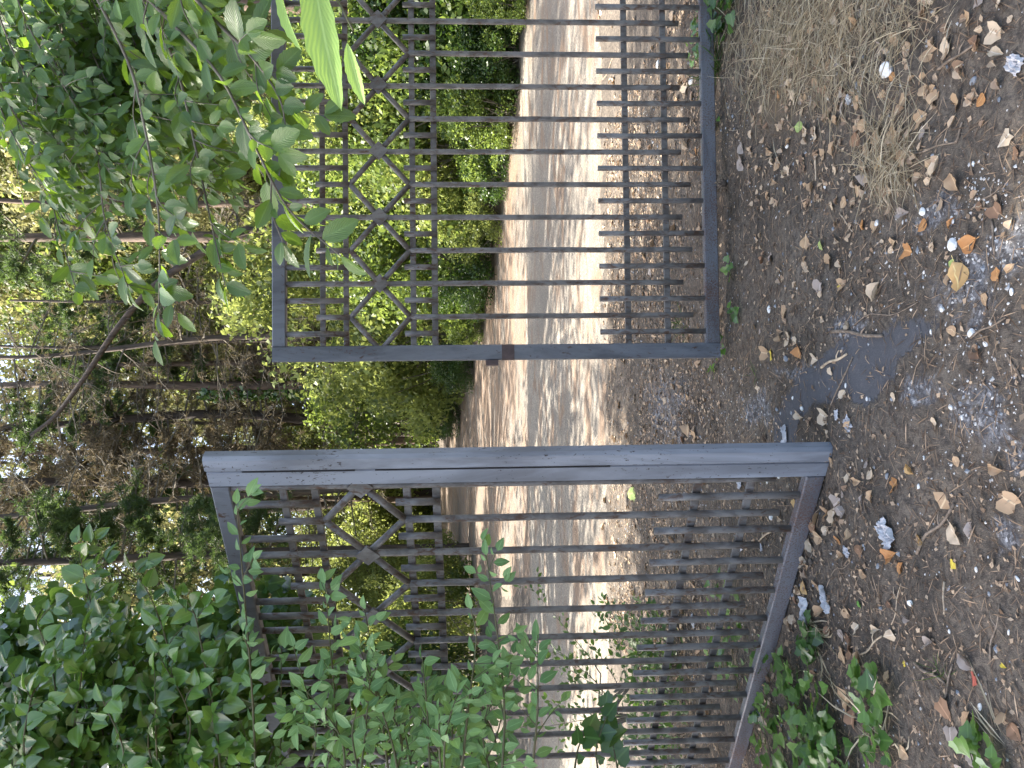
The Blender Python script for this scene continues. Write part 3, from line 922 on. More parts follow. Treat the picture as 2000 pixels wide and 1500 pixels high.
V_ = verge_depth
pine('tall', 35, V_(35, 3), 1.1, 'pine trunk beside the hanging boughs at the outer end of the top rail')
pine('slim', 170, V_(170, 4), 1.1, 'slim trunk seen between the hanging boughs and the top rail')
pine('tall', 405, V_(405, 4), 1.1, 'reddish pine trunk just behind the tips of the hanging boughs')
pine('tall', 480, V_(480, 2.6), 1.5, 'thick brown pine trunk next to the curved leaning limb')
pine('slim', 572, V_(572, 5), 1.3, 'thin straight trunk between the thick pine and the shut gate corner')
pine('slim', 655, V_(655, 4), 1.5, 'thin sunlit trunk passing above the corner of the shut gate')
pine('tall', 692, V_(692, 4), 1.25, 'grey-brown trunk standing just beside the ivy-clad trunk')
ivyt = pine('tall', 757, V_(757, 2.8), 1.75, 'dark trunk wrapped in ivy standing in the gap between the leaves')
pine('slim', 815, V_(815, 4), 1.7, 'slim dark trunk between the ivy-clad trunk and the open gate')
pine('tall', 858, V_(858, 3), 1.7, 'dark trunk beside the top of the open gate stile')
pine('brown', 845, V_(845, 1.5), 2.1, 'dead brown conifer with dry needles above the gap between the leaves', rz=.6)
pine('brown', 940, 36, 2.3, 'dead brown conifer over the top corner of the open gate', rz=2.2)
pine('lace', 640, V_(640, 2.4), 1.6, 'leafless conifer lace of twigs above the shut gate corner', rz=3.6)
pine('spruce', 968, 44, 2.3, 'dark green conifer between the dead brown tree and the ivy')
pine('spruce', 1120, 36, 1.6, 'dark green conifer above the ivy with sky gaps beside it')
pine('spruce', 1075, 25, 1.4, 'dark conifer whose boughs overhang the track beyond the ivy')
pine('lace', 940, 30, 1.9, 'bare twiggy conifer behind the dead brown one over the open gate')
tree('dark', -11.0, 15.5, 1.0, 'dark leafy tree close behind the ivy thicket')
pine('tall', 978, 42, 1.3, 'dark trunk seen through the first diamond of the open gate')

# ivy on the trunk in the gap
lv = Leaves('ivy')
n = 2600
zz = rng.uniform(.2, 6.2, n); aa = rng.uniform(0, 6.28, n)
rr = .15 + .13 * rng.random(n) ** 2 + .1 * np.clip(vnoise(zz * 1.2, aa, 3) + .2, 0, 1)
P = np.stack([rr * np.cos(aa), rr * np.sin(aa), zz], 1)
N = unit(np.stack([np.cos(aa), np.sin(aa), .4 + 0 * aa], 1) + rng.normal(0, .4, (n, 3)))
lv.add(P, unit(rng.normal(0, .5, (n, 3)) + np.array([0, 0, -1])), N, rng.uniform(.06, .12, n), np.clip(rng.normal(.4, .25, n), 0, 1))
lv.build('ivy', M['ivy'], ivyt)

# the long leaning limb
a = Acc()
LD = verge_depth(440, 2.0)
base = at(540, 425, LD)
pts = [np.array([base[0], LD, float(base_z(base[0], LD)) - .1]) + np.array([.3, 0, 0]), at(600, 440, LD), at(480, 450, LD + .2), at(400, 490, LD + .5), at(300, 560, LD + .8), at(230, 640, LD + 1.1), at(170, 730, LD + 1.4), at(110, 810, LD + 1.8), at(60, 850, LD + 2)]
lt = empty('leaning_tree', tuple(pts[0])); tag(lt, 'long curved leaning trunk slanting across the thick pine trunk', 'tree')
rel = [p - pts[0] for p in pts]
a.tube(curve(rel, 40), np.interp(np.linspace(0, 1, 40), [0, .3, 1], [.15, .12, .05]), 10, wob=.1)
a.build('trunk', M['bark_dark'], lt, True)
a = Acc()
C_ = curve(rel, 40)
for k in range(14, 40, 2):
    D = rdir(1, .2)[0]; L = rng.uniform(1., 2.6)
    pp = [C_[k], C_[k] + D * L * .5 + rng.normal(0, .1, 3), C_[k] + D * L + np.array([0, 0, -.2])]
    a.tube(curve(pp, 8), np.linspace(.02, .006, 8), 4)
    for q in range(5):
        D2 = rdir(1)[0]; s = pp[1] * (1 - q / 5) + pp[2] * q / 5
        a.tube([s, s + D2 * .25, s + D2 * .5 + np.array([0, 0, -.1])], [.007, .005, .003], 3)
a.build('branches', M['twig'], lt)

# the wood far up the slope, read as one mass
n = 200000
u = rng.uniform(-46, 40, n); yy = 42 + rng.uniform(0, 22, n) + 3 * vnoise(u * .2, u * 0, 1)
hh = 31 + 8 * vnoise(u * .16, u * 0 + 3, 2) * 2
zz = base_z(u, yy) + hh * rng.random(n) ** .8
keep = (vnoise(u * .45, zz * .45, 3) > -.24) & ~((u < -8.5) & (yy < 59))
P = np.stack([u, yy, zz], 1)[keep]; n = len(P)
lv = Leaves('diamond')
tt = np.clip(.5 + 1.1 * vnoise(P[:, 0] * .5, P[:, 2] * .5, 4) + rng.normal(0, .15, n), 0, 1)
lv.add(P, unit(rng.normal(size=(n, 3))), unit(rng.normal(0, .7, (n, 3)) + np.array([.2, -.6, .6])), rng.uniform(.22, .5, n), tt)
o = lv.build('far_woodland', leaf_mat('far_wood', (.07, .09, .03), (.30, .30, .13), (.24, .25, .09), .3, .6, .2, rib=0)); tag(o, 'sunlit pale green wood on the slope far behind the gate', 'woodland', kind='stuff')

# ------------------------------------------------------------------ hornbeam boughs hanging in from the side, and the tree that carries them
ht = empty('hornbeam_tree', (4.6, 1.2, 0)); tag(ht, 'hornbeam whose drooping leafy boughs hang over the shut gate leaf', 'tree')
O = np.array([4.6, 1.2, 0])
a = Acc()
Zs = np.linspace(-.2, 8.5, 16)
hp = np.stack([.2 * vnoise(Zs * .6, Zs * 0, 1), .2 * vnoise(Zs * .6, Zs * 0, 2), Zs], 1)
a.tube(hp, np.linspace(.2, .07, 16), 12, wob=.08); a.build('trunk', M['bark'], ht, True)


def bough(pix, size, gap, side, side_len, tint=(0, 1), r0=.006, root=True, keep=1.0, spread=.9, lvs=None, sts=None, mat='hornbeam'):
    pts = [at(*p) - O for p in pix]
    own = lvs is None
    lv = Leaves('hornbeam') if own else lvs; st = Acc() if own else sts
    strand(lv, st, pts, r0, size, gap, side, side_len, .35, spread, tint, (-.1, -.55, .6), keep)
    if root:
        z0 = min(max(pts[0][2] + .5, 2.2), 7.5)
        b = np.array([np.interp(z0, Zs, hp[:, 0]), np.interp(z0, Zs, hp[:, 1]), z0])
        m = (b + pts[0]) / 2 + np.array([0, 0, .35])
        st.tube(curve([b, m, pts[0]], 12), np.linspace(.035, r0, 12), 6)
    if own:
        b_ = st.build('bough', M['twig'], ht, True); lv.build('leaves', M[mat], b_)


bough([(230, -60, 2.3), (330, 40, 2.2), (430, 150, 2.05), (500, 290, 1.95), (565, 410, 1.9), (665, 500, 1.85)], .082, .028, .30, .2)
bough([(330, -60, 2.1), (420, 40, 2.05), (490, 110, 2.0), (545, 190, 1.95), (560, 260, 1.95)], .085, .03, .4, .18)
bough([(160, -60, 2.7), (250, 120, 2.6), (285, 260, 2.5), (308, 400, 2.4), (312, 500, 2.35), (310, 610, 2.3)], .08, .033, .42, .24)
bough([(250, -60, 2.5), (340, 120, 2.45), (380, 280, 2.4), (405, 400, 2.35), (440, 560, 2.3)], .078, .034, .4, .22)
bough([(80, -60, 3.0), (150, 150, 2.9), (190, 300, 2.8), (205, 430, 2.75), (250, 560, 2.7)], .076, .034, .42, .26)
bough([(40, -20, 3.4), (60, 220, 3.3), (95, 340, 3.2), (110, 430, 3.1), (150, 570, 3.0)], .07, .036, .45, .24)
lvs, sts = Leaves('ovate'), Acc()
for k in range(190):
    px = rng.uniform(-80, 330); y0 = rng.uniform(-180, 180) - max(0, px - 180) * .6
    dp = rng.uniform(2.9, 4.4)
    L = rng.uniform(150, 300)
    p0 = (px, y0, dp); p1 = (px + L * .2, y0 + L * .5, dp - .1); p2 = (px + L * .5, y0 + L, dp - .2)
    bough([p0, p1, p2], .064, .031, .42, .2, (0, .75), .004, False, 1.0, .9, lvs, sts)
b_ = sts.build('bough', M['twig'], ht, True); lvs.build('leaves', M['hornbeam'], b_)
# the rest of the crown, over and beside the viewer: it shades the gate and the ground before it
P, out, tint, C = crown_points(9000, (3.4, 3.6, 2.2), 70, .9, 77, .1)
P = P + np.array([1.2, -.6, 7.6])
lv = Leaves('diamond'); n = len(P)
lv.add(P, unit(rng.normal(size=(n, 3))), unit(rng.normal(0, .6, (n, 3)) + np.array([.3, -.2, 1])), rng.uniform(.14, .24, n), tint)
lv.build('crown', M['hornbeam'], ht)
a = Acc()
for c in C[:50]:
    e = c + np.array([1.2, -.6, 7.6]); z0 = np.clip(e[2] - 1.5, 3, 8.3)
    b = np.array([np.interp(z0, Zs, hp[:, 0]), np.interp(z0, Zs, hp[:, 1]), z0])
    a.tube(curve([b, (b + e) / 2 + np.array([0, 0, .4]), e], 9), np.linspace(.06, .012, 9), 6)
a.build('limbs', M['bark'], ht, True)
# two leaves, light put into their colour, close to the lens on one twig
tw = empty('leafy_twig', tuple(at(560, -60, .62))); tag(tw, 'leaves painted sunlit pale green on a twig close to the viewer over the top rail', 'twig')
O2 = at(560, -60, .62)
lv = Leaves('hornbeam'); lv.t = (LT['hornbeam'][0] * np.array([.52, 1, 1]), LT['hornbeam'][1], LT['hornbeam'][2]); st = Acc()
st.tube(curve([at(560, -60, .62) - O2, at(600, -30, .6) - O2, at(650, -12, .58) - O2, at(690, 60, .57) - O2], 10), np.linspace(.0018, .0008, 10), 6)
for (b, t, dz, s, tn) in (((610, -70), (648, 205), .0, 1.0, .7), ((545, -40), (566, 95), .02, 1.0, .4), ((678, 85), (706, 205), -.02, 1.0, .9)):
    p0 = at(b[0], b[1], .58 + dz); p1 = at(t[0], t[1], .58 + dz * .5)
    lv.add(p0 - O2, p1 - p0, np.array([-.35, -.9, .25]) if b[0] != 545 else np.array([-.6, -.5, .6]), np.linalg.norm(p1 - p0), tn)
st.build('stem', M['twig_green'], tw, True); lv.build('leaves', M['hornbeam_lit'], tw)

# ------------------------------------------------------------------ tall trees added beside the road to shade it and the gate, out of the picture's frame
def shade_tree(x, y, c, radii, n, clumps, cr, seed, label, size=(.12, .2)):
    t = empty('broadleaf_tree', (x, y, 0)); tag(t, label, 'tree', 'trees added to shade gate and road'); o_ = np.array([x, y, 0.])
    zs_ = np.linspace(-.2, c[2], 16); ph = np.stack([.3 * vnoise(zs_ * .4 + seed, zs_ * 0, 1), .3 * vnoise(zs_ * .4, zs_ * 0 + seed, 2), zs_], 1)
    A = Acc(); A.tube(ph, np.linspace(.26, .1, 16), 12, wob=.08); A.build('trunk', M['bark_dark'], t, True)
    P, out, tint, C = crown_points(n, radii, clumps, cr, seed, .05)
    P = P + np.array(c) - o_
    lv = Leaves('diamond'); n = len(P)
    lv.add(P, unit(rng.normal(size=(n, 3))), unit(rng.normal(0, .6, (n, 3)) + np.array([-.2, -.3, 1])), rng.uniform(size[0], size[1], n), tint)
    lv.build('crown', M['bush_mid'], t)
    A = Acc()
    for q in C[:60]:
        e = q + np.array(c) - o_; z0 = np.clip(e[2] - 1.8, 3, c[2])
        b = np.array([np.interp(z0, zs_, ph[:, 0]), np.interp(z0, zs_, ph[:, 1]), z0])
        A.tube(curve([b, (b + e) / 2 + np.array([0, 0, .5]), e], 9), np.linspace(.08, .012, 9), 6)
    A.build('limbs', M['bark_dark'], t, True)


shade_tree(-9.6, 5.6, (-6.4, 6.0, 8.9), (5.0, 4.0, 2.0), 36000, 160, 1.0, 91, 'big spreading tree added beyond the ivy thicket to shade the gate')
shade_tree(-10.2, 12.6, (-6.8, 13.4, 8.6), (3.6, 3.6, 2.2), 5500, 70, .85, 92, 'leafy tree added beside the track so its crown dapples the road')
shade_tree(-10.4, 16.5, (-4.6, 14.6, 14.6), (4.6, 3.0, 2.0), 4600, 70, .85, 93, 'tall tree added beside the track so its high crown dapples the road', (.16, .26))


shade_tree(-12.5, 22.0, (-8.6, 21.5, 13.6), (4.6, 4.0, 2.4), 3800, 60, .8, 95, 'spreading tree added farther up the track so its crown dapples the bend', (.16, .26))

# ------------------------------------------------------------------ shrubs round the open gate
def shrub(name, base, pixes, tmpl, mat, size, gap, side, side_len, label, cat='shrub', droop=.1, r0=.005, face=(.15, -.7, .5), tint=(0, 1), stem='twig_green', spread=.85):
    t = empty(name, tuple(base)); tag(t, label, cat)
    lv, st = Leaves(tmpl), Acc()
    B = np.asarray(base, float)
    for pix in pixes:
        pts = [at(*p) - B for p in pix]
        strand(lv, st, pts, r0, size, gap, side, side_len, droop, spread, tint, face)
        d = pts[0]
        st.tube(curve([np.zeros(3), d * .5 + np.array([-.1, 0, .15]), d], 10), np.linspace(.011, r0, 10), 6)
    st.build('stems', M[stem], t, True); lv.build('leaves', M[mat], t)
    return t


sb = at(1300, 1640, 3.3); sb[2] = 0
main = [
    [(500, 1520, 2.75), (492, 1350, 2.75), (480, 1200, 2.75), (470, 1080, 2.75), (462, 985, 2.75)],
    [(660, 1520, 2.8), (655, 1380, 2.8), (645, 1260, 2.8), (635, 1140, 2.8)],
    [(760, 1520, 2.7), (745, 1400, 2.7), (730, 1290, 2.75), (712, 1190, 2.75)],
    [(980, 1520, 2.6), (985, 1380, 2.6), (970, 1230, 2.6), (950, 1085, 2.6)],
    [(900, 1520, 2.6), (915, 1380, 2.6), (930, 1250, 2.6), (920, 1190, 2.6)],
    [(1040, 1500, 2.6), (1050, 1380, 2.6), (1050, 1240, 2.6)],
    [(840, 1520, 2.7), (835, 1400, 2.7), (825, 1290, 2.7)],
]
for k in range(24):
    px = rng.uniform(560, 1000); dp = rng.uniform(2.5, 3.3); e = rng.uniform(1260, 1400)
    main.append([(px + rng.uniform(-60, 60), 1540, dp), (px + rng.uniform(-25, 25), 1440, dp), (px + rng.uniform(-60, 40), e, dp)])
shrub('climbing_shrub', sb, main, 'ovate', 'privet', .057, .029, .3, .14, 'matt grey-green shrub with oval leaves arching across the open gate leaf', tint=(0, 1))
iv = at(500, 1660, 3.6); iv[2] = 0
ivs = [
    [(300, 1520, 3.0), (270, 1380, 3.0), (200, 1260, 3.0), (150, 1060, 3.0)],
    [(360, 1520, 2.9), (330, 1400, 2.9), (330, 1280, 2.9), (300, 1180, 2.9), (260, 1110, 2.9)],
    [(150, 1520, 2.9), (120, 1420, 2.9), (100, 1300, 2.9), (70, 1210, 2.9)],
    [(430, 1500, 2.8), (420, 1400, 2.8), (400, 1300, 2.8), (380, 1200, 2.8), (350, 1160, 2.8)],
]
for k in range(75):
    px = rng.uniform(-40, 470); dp = rng.uniform(2.7, 3.6); e = 1180 + abs(px - 260) * .45 + rng.uniform(0, 200)
    ivs.append([(px + rng.uniform(-50, 50), 1560, dp + .2), (px + rng.uniform(-30, 30), (1560 + e) / 2, dp), (px + rng.uniform(-60, 30), e, dp)])
shrub('ivy_thicket', iv, ivs, 'broad', 'ivy', .068, .028, .36, .16, 'glossy ivy thicket climbing the post beside the open gate leaf', 'ivy', droop=.35, face=(.1, -.75, .55), tint=(0, 1))
# dark inner leaves of the thicket so that no light shows through
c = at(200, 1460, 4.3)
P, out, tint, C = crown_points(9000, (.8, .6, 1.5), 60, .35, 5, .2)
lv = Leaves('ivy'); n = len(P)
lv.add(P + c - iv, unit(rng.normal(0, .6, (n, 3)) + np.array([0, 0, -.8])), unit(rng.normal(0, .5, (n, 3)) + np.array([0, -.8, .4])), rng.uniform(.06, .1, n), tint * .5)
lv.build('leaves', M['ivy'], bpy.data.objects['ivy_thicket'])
lw = at(1300, 1560, 3.6); lw[2] = 0
shrub('ivy_vine', lw, [[(1170, 1520, 3.1), (1165, 1460, 3.1), (1185, 1400, 3.1)], [(1120, 1520, 3.1), (1130, 1460, 3.1), (1150, 1420, 3.1)], [(1210, 1520, 3.2), (1200, 1470, 3.2), (1190, 1420, 3.2)],
                       [(520, 1520, 3.2), (530, 1470, 3.2), (550, 1440, 3.2)]], 'ivy', 'ivy', .075, .05, .12, .12, 'dark ivy vine dangling across the lower bars of the open gate near its hinge', 'ivy', droop=.3, tint=(0, .35))
# saplings behind the open gate
for (px, lab, lst) in ((1240, 'wispy sapling with small leaves behind the open gate, near the dangling ivy vine', [(1040, 1150), (1050, 1240), (1100, 1300), (1060, 1420), (1000, 1380)]),
                       (1240, 'twiggy sapling behind the open gate rising before the sunlit road', [(1190, 1190), (1120, 1330), (1130, 1440), (1160, 1260), (1200, 1400)])):
    g = on_ground(px, 1400 if lst[0][0] == 1040 else 1330)
    pix = []
    for (ex, ey) in lst:
        q = at(ex, ey, g[1] + rng.uniform(-.3, .3))
        pix.append([((px * 2 + ex) / 3, (1400 * 2 + ey) / 3, g[1]), ((px + ex) / 2, (1390 + ey) / 2, g[1]), (ex, ey, g[1])])
    shrub('sapling', g, pix, 'ovate', 'sapling', .06, .05, .5, .35, lab, 'sapling', droop=.0, r0=.006, stem='twig', tint=(0, .7), spread=.6)
for (px, lab, n, h) in ((1300, 'leafy undergrowth plant at the foot of the open gate, behind its inner bars', 8, .35), (1420, 'leafy undergrowth plant behind the bottom bars near the hinge of the open gate', 12, .5)):
    g = on_ground(1320, px)
    t = empty('undergrowth_plant', tuple(g)); tag(t, lab, 'plant')
    lv, st = Leaves('ovate'), Acc()
    for k in range(n * 3):
        e = np.array([rng.normal(0, .45), rng.normal(0, .35), rng.uniform(.15, h)])
        strand(lv, st, [np.array([e[0] * .5, e[1] * .5, 0]), e * np.array([.8, .8, .6]), e], .003, .06, .035, .3, .12, .05, .9, (0, 1), (0, -.4, .9))
    st.build('stems', M['twig'], t); lv.build('leaves', M['sapling'], t)


# ------------------------------------------------------------------ ground plants
def ivy_plant(px, py, n, rad, size, label, tint=(0, 1), rise=.03, group='ivy plants creeping on the earth'):
    g = on_ground(px, py)
    t = empty('ivy_plant', tuple(g)); tag(t, label, 'ivy', group)
    lv, st, run = Leaves('ivy'), Acc(), [np.array([0, 0, .004])]
    for k in range(n):
        a = rng.uniform(0, 6.28); r = rad * math.sqrt(rng.random())
        x, y = g[0] + r * math.cos(a), g[1] + r * math.sin(a)
        h = rise * rng.uniform(.4, 1.6) + .008
        p = np.array([x - g[0], y - g[1], gz(x, y) - g[2] + h])
        d = rng.uniform(0, 6.28)
        lv.add(p, np.array([math.cos(d), math.sin(d), -.15]), unit(np.array([rng.normal(0, .3), rng.normal(-.2, .3), 1])), size * rng.uniform(.55, 1.2), rng.uniform(*tint))
        if k % 3 == 0: run.append(p * np.array([1, 1, 1]) - np.array([0, 0, h * .6]))
    run = [run[0]] + sorted(run[1:], key=lambda q: math.atan2(q[1], q[0]))
    if len(run) < 3: run.append(run[-1] * .5 + np.array([.02, 0, .004]))
    st.tube(curve(run, len(run) * 5), .0016, 5)
    st.build('stems', M['twig_green'], t); lv.build('leaves', M['ivy'], t)
    return t


ivy_plant(1405, 40, 60, .22, .06, 'dark ivy growing against the bottom rail of the shut gate beside the dry grass', (0, .5), .06)
ivy_plant(1430, 10, 40, .2, .065, 'dark ivy at the edge of the dry grass, next to the ivy against the rail', (0, .45), .05)
ivy_plant(1410, 248, 9, .07, .05, 'small ivy sprig by the pine cone under the shut gate', (.2, .7), .03)
ivy_plant(1438, 528, 7, .06, .045, 'small bright ivy sprig halfway along the shut gate bottom rail', (.3, .9), .03)
ivy_plant(1440, 612, 8, .06, .05, 'small ivy sprig beside a tan leaf at the latch end of the bottom rail', (.1, .6), .03)
ivy_plant(1418, 680, 10, .07, .045, 'ivy sprig under the bottom corner of the shut gate', (.4, 1), .03)
ivy_plant(1400, 730, 6, .06, .035, 'pale green ivy sprig in the gap beside the bottom corner of the shut gate', (.6, 1), .02)
ivy_plant(1365, 90, 14, .12, .045, 'ivy sprig just behind the bottom rail of the shut gate', (.2, .8), .03)
ivy_plant(1530, 1400, 115, .36, .06, 'broad patch of glossy ivy in front of the open gate bottom rail', (.1, .8), .035)
ivy_plant(1600, 1400, 50, .24, .062, 'bright ivy patch with yellowing leaves beside the broad patch', (.3, 1), .05)
ivy_plant(1640, 1490, 80, .2, .065, 'ivy patch at the edge farthest from the tar patch', (.1, .8), .05)
ivy_plant(1720, 1360, 16, .12, .07, 'loose ivy sprig with large leaves near the round pale leaf', (.3, .9), .04)
ivy_plant(1730, 1450, 18, .1, .06, 'ivy sprig beside the straw at the edge of the ivy', (.2, .9), .04)
ivy_plant(1590, 1250, 26, .1, .055, 'dark small-leaved ivy under the straw stems by the open gate', (0, .3), .03)
ivy_plant(1940, 1470, 16, .08, .06, 'ivy sprig by pale stalks, alone and nearest the viewer', (.4, 1), .03)
ivy_plant(1430, 1230, 60, .35, .055, 'ivy behind the bottom bars of the open gate', (.1, .7), .04)


def tuft(px, py, n, L, rad, mat, label, group=None, lean=(0, 0, .6), kind=None, wid=.016, cat='grass'):
    g = on_ground(px, py)
    lv = Leaves('narrow')
    a = rng.uniform(0, 6.28, n); r = rad * np.sqrt(rng.random(n))
    x, y = g[0] + r * np.cos(a), g[1] + r * np.sin(a)
    P = np.stack([x, y, ground_z(x, y)], 1) - g
    lv.t = (LT['narrow'][0] * np.array([wid / .2, 1, 1.6]), LT['narrow'][1], LT['narrow'][2])
    D = unit(rng.normal(0, .5, (n, 3)) * np.array([1, 1, .5]) + np.array(lean))
    lv.add(P, D, unit(rng.normal(size=(n, 3)) + np.array([0, 0, .5])), L * rng.uniform(.5, 1.3, n), rng.random(n))
    o = lv.build('grass_tuft', M[mat]); o.location = tuple(g)
    return tag(o, label, cat, group, kind)


tuft(1405, 135, 90, .16, .06, 'grass', 'dark green grass tuft growing against the bottom rail of the shut gate')
tuft(1585, 1235, 26, .26, .06, 'straw', 'pale bent straw stems lying against the open gate bottom rail', lean=(.5, -1.3, .12))
tuft(1480, 735, 8, .1, .02, 'grass', 'single thin green grass shoot in the gap between the leaves', lean=(.3, -.5, .4))
tuft(1340, 640, 30, .12, .08, 'grass', 'small grass tuft behind the latch end of the bottom rail')
tuft(1845, 1310, 14, .09, .02, 'grass', 'small green grass shoot beside the dark twig near the red leaf', lean=(.2, -.3, .5))
tuft(1960, 1440, 9, .16, .04, 'straw', 'pale flattened stalks beside the lone ivy sprig nearest the viewer', lean=(.6, .5, .08), wid=.03)
tuft(1720, 1440, 50, .2, .09, 'straw', 'straw wisp lying at the edge of the ivy patch', lean=(.5, -.3, .08))

# dry grass mats: uncountable
def mat_of_straw(name, spots, n, label):
    lv = Leaves('narrow'); lv.t = (LT['narrow'][0] * np.array([.055, 1, 1.0]), LT['narrow'][1], LT['narrow'][2])
    for (px, py, rx, ry, w) in spots:
        m = int(n * w)
        qx = np.clip(rng.normal(px, rx * .55, m), 1430, 2080); qy = rng.normal(py, ry * .55, m)
        P = []
        for i in range(m):
            d = ray(qx[i], qy[i]); P.append((CAM + d * (-HC / d[2])))
        P = np.array(P); P[:, 2] = ground_z(P[:, 0], P[:, 1]) + rng.uniform(.002, .035, m)
        D = unit(np.stack([rng.normal(0, 1, m), rng.normal(-.2, .8, m), rng.normal(.05, .16, m)], 1))
        lv.add(P, D, unit(rng.normal(0, .5, (m, 3)) + np.array([0, 0, 1])), rng.uniform(.06, .2, m), rng.random(m))
    return tag(lv.build(name, M['straw']), label, 'grass', kind='stuff')


mat_of_straw('dry_grass', [(1560, 60, 130, 110, .5), (1490, 130, 60, 80, .12), (1640, 150, 130, 60, .14), (1730, 310, 50, 60, .12), (1700, 30, 120, 60, .12)], 3000, 'mat of bleached dry grass on the earth beside the shut gate')

# ------------------------------------------------------------------ litter, uncountable
def scatter_px(n, x0=1395, x1=2060, y0=-60, y1=1560):
    """points evenly spread over the ground seen between these picture rows"""
    out = []
    while len(out) < n:
        x = rng.uniform(-2.6, 2.6); y = rng.uniform(1.55, 7.9)
        out.append((x, y))
    return np.array(out)


q = scatter_px(42000); n = len(q)
lv = Leaves('narrow'); lv.t = (LT['narrow'][0] * np.array([.24, 1, .5]), LT['narrow'][1], LT['narrow'][2])
P = np.stack([q[:, 0], q[:, 1], ground_z(q[:, 0], q[:, 1]) + rng.uniform(.001, .007, n)], 1)
kp = ~in_poly(P[:, 0], P[:, 1], TAR) | (rng.random(n) < .4)
P = P[kp]; n = len(P)
lv.add(P, unit(np.stack([rng.normal(0, 1, n), rng.normal(0, 1, n), rng.normal(0, .08, n)], 1)), unit(rng.normal(0, .3, (n, 3)) + np.array([0, 0, 1])), rng.uniform(.035, .085, n), np.clip(rng.normal(.3, .3, n), 0, 1))
nm = leaf_mat('pine_litter', (.10, .065, .043), (.52, .38, .26), (.1, .06, .04), .1, .7, .2, rib=0)
tag(lv.build('needle_litter', nm), 'brown pine needles strewn over the earth', 'needles', kind='stuff')

q = scatter_px(26000); n = len(q)
dens = .25 + .75 * (vnoise(q[:, 0] * 1.3, q[:, 1] * 1.3, 2) > -.05)
q = q[rng.random(n) < dens]; q = q[~in_poly(q[:, 0], q[:, 1], TAR) | (rng.random(len(q)) < .35)]; n = len(q)
lv = Leaves('diamond')
P = np.stack([q[:, 0], q[:, 1], ground_z(q[:, 0], q[:, 1]) + .004], 1)
lv.add(P, unit(np.stack([rng.normal(0, 1, n), rng.normal(0, 1, n), rng.normal(0, .2, n)], 1)), unit(rng.normal(0, .35, (n, 3)) + np.array([0, 0, 1])), rng.uniform(.006, .026, n) * (1 + .7 * (q[:, 1] > 4.4)), rng.random(n))
cm = leaf_mat('leaf_crumbs', (.17, .11, .07), (.56, .43, .3), (.3, .2, .12), .1, .7, .2, rib=0)
tag(lv.build('leaf_crumbs', cm), 'crumbs of broken dry leaves over the earth', 'leaf crumbs', kind='stuff')

OCT = (np.array([(1, 0, 0), (0, .8, 0), (-1, 0, 0), (0, -.8, 0), (.1, .1, .6), (0, 0, -.4)], float))
OF = np.array([[0, 1, 4, 4], [1, 2, 4, 4], [2, 3, 4, 4], [3, 0, 4, 4]])


def gravel(name, q, s0, s1, mat, label):
    n = len(q); a = rng.uniform(0, 6.28, n); s = rng.uniform(s0, s1, n) * rng.choice([.6, 1, 1.4], n)
    V = OCT[:5][None] * (1 + rng.normal(0, .25, (n, 5, 1)))
    c, si = np.cos(a)[:, None], np.sin(a)[:, None]
    x = V[..., 0] * c - V[..., 1] * si; y = V[..., 0] * si + V[..., 1] * c
    W = np.stack([x, y, V[..., 2]], -1) * s[:, None, None]
    W[..., 0] += q[:, 0:1]; W[..., 1] += q[:, 1:2]; W[..., 2] += ground_z(q[:, 0], q[:, 1])[:, None]
    F = np.array([[0, 1, 4], [1, 2, 4], [2, 3, 4], [3, 0, 4]])
    FF = (F[None] + (np.arange(n) * 5)[:, None, None]).reshape(-1, 3)
    return tag(link(name, fast_mesh(name, W.reshape(-1, 3), FF), mat), label, 'gravel', kind='stuff')


q = scatter_px(2600)
ext = []
for (px, py, rx, ry, n) in [(1880, 570, 160, 190, 260), (1940, 830, 150, 170, 220), (1905, 370, 30, 40, 50), (1310, 800, 60, 110, 700), (1380, 800, 80, 90, 250), (1290, 900, 50, 90, 300), (1985, 480, 110, 160, 120), (1440, 800, 60, 60, 120), (1350, 1000, 60, 90, 300), (1260, 300, 30, 200, 500)]:
    for k in range(n):
        p = on_plane(rng.normal(px, rx * .6), rng.normal(py, ry * .6)); ext.append(p[:2])
q = np.vstack([q, np.array(ext)])
q = q[(q[:, 1] < 8) & (~in_poly(q[:, 0], q[:, 1], TAR) | (rng.random(len(q)) < .25))]
gravel('white_gravel', q, .002, .0055, M['chip'], 'white grit and small chips scattered over the earth')
q = scatter_px(1800)
gravel('grey_gravel', q, .004, .010, M['stone_grey'], 'grey grit scattered over the earth')

# ------------------------------------------------------------------ countable things on the ground
LAND = []          # (phrase, x, y)


def stone_mesh(seed):
    g = np.random.default_rng(seed)
    b = bmesh.new(); bmesh.ops.create_icosphere(b, subdivisions=2, radius=1)
    s = np.array([1, g.uniform(.55, .85), g.uniform(.35, .5)])
    pl = unit(g.normal(size=(7, 3)))
    for v in b.verts:
        p = np.array(v.co)
        for k in pl:
            d = p @ k
            if d > .72: p = p - k * (d - .72)
        v.co = Vector(p * s)
    me_ = bpy.data.meshes.new('stone'); b.to_mesh(me_); b.free()
    return me_


STONES = [stone_mesh(i) for i in range(6)]
for s in STONES: s.materials.append(M['stone_white'])
GREYST = [stone_mesh(20 + i) for i in range(3)]
for s in GREYST: s.materials.append(M['stone_grey'])
things = []        # litter awaiting a label: (obj, class phrase, x, y, what)


def put(name, me_, px, py, size, rz, lift=0.0, tilt=0.0, xy=None):
    p = on_ground(px, py) if xy is None else np.array([xy[0], xy[1], gz(*xy)])
    o = bpy.data.objects.new(name, me_); COL.objects.link(o)
    o.location = (p[0], p[1], p[2] + lift); o.scale = (size,) * 3
    o.rotation_euler = (rng.normal(0, tilt), rng.normal(0, tilt), rz)
    return o, p


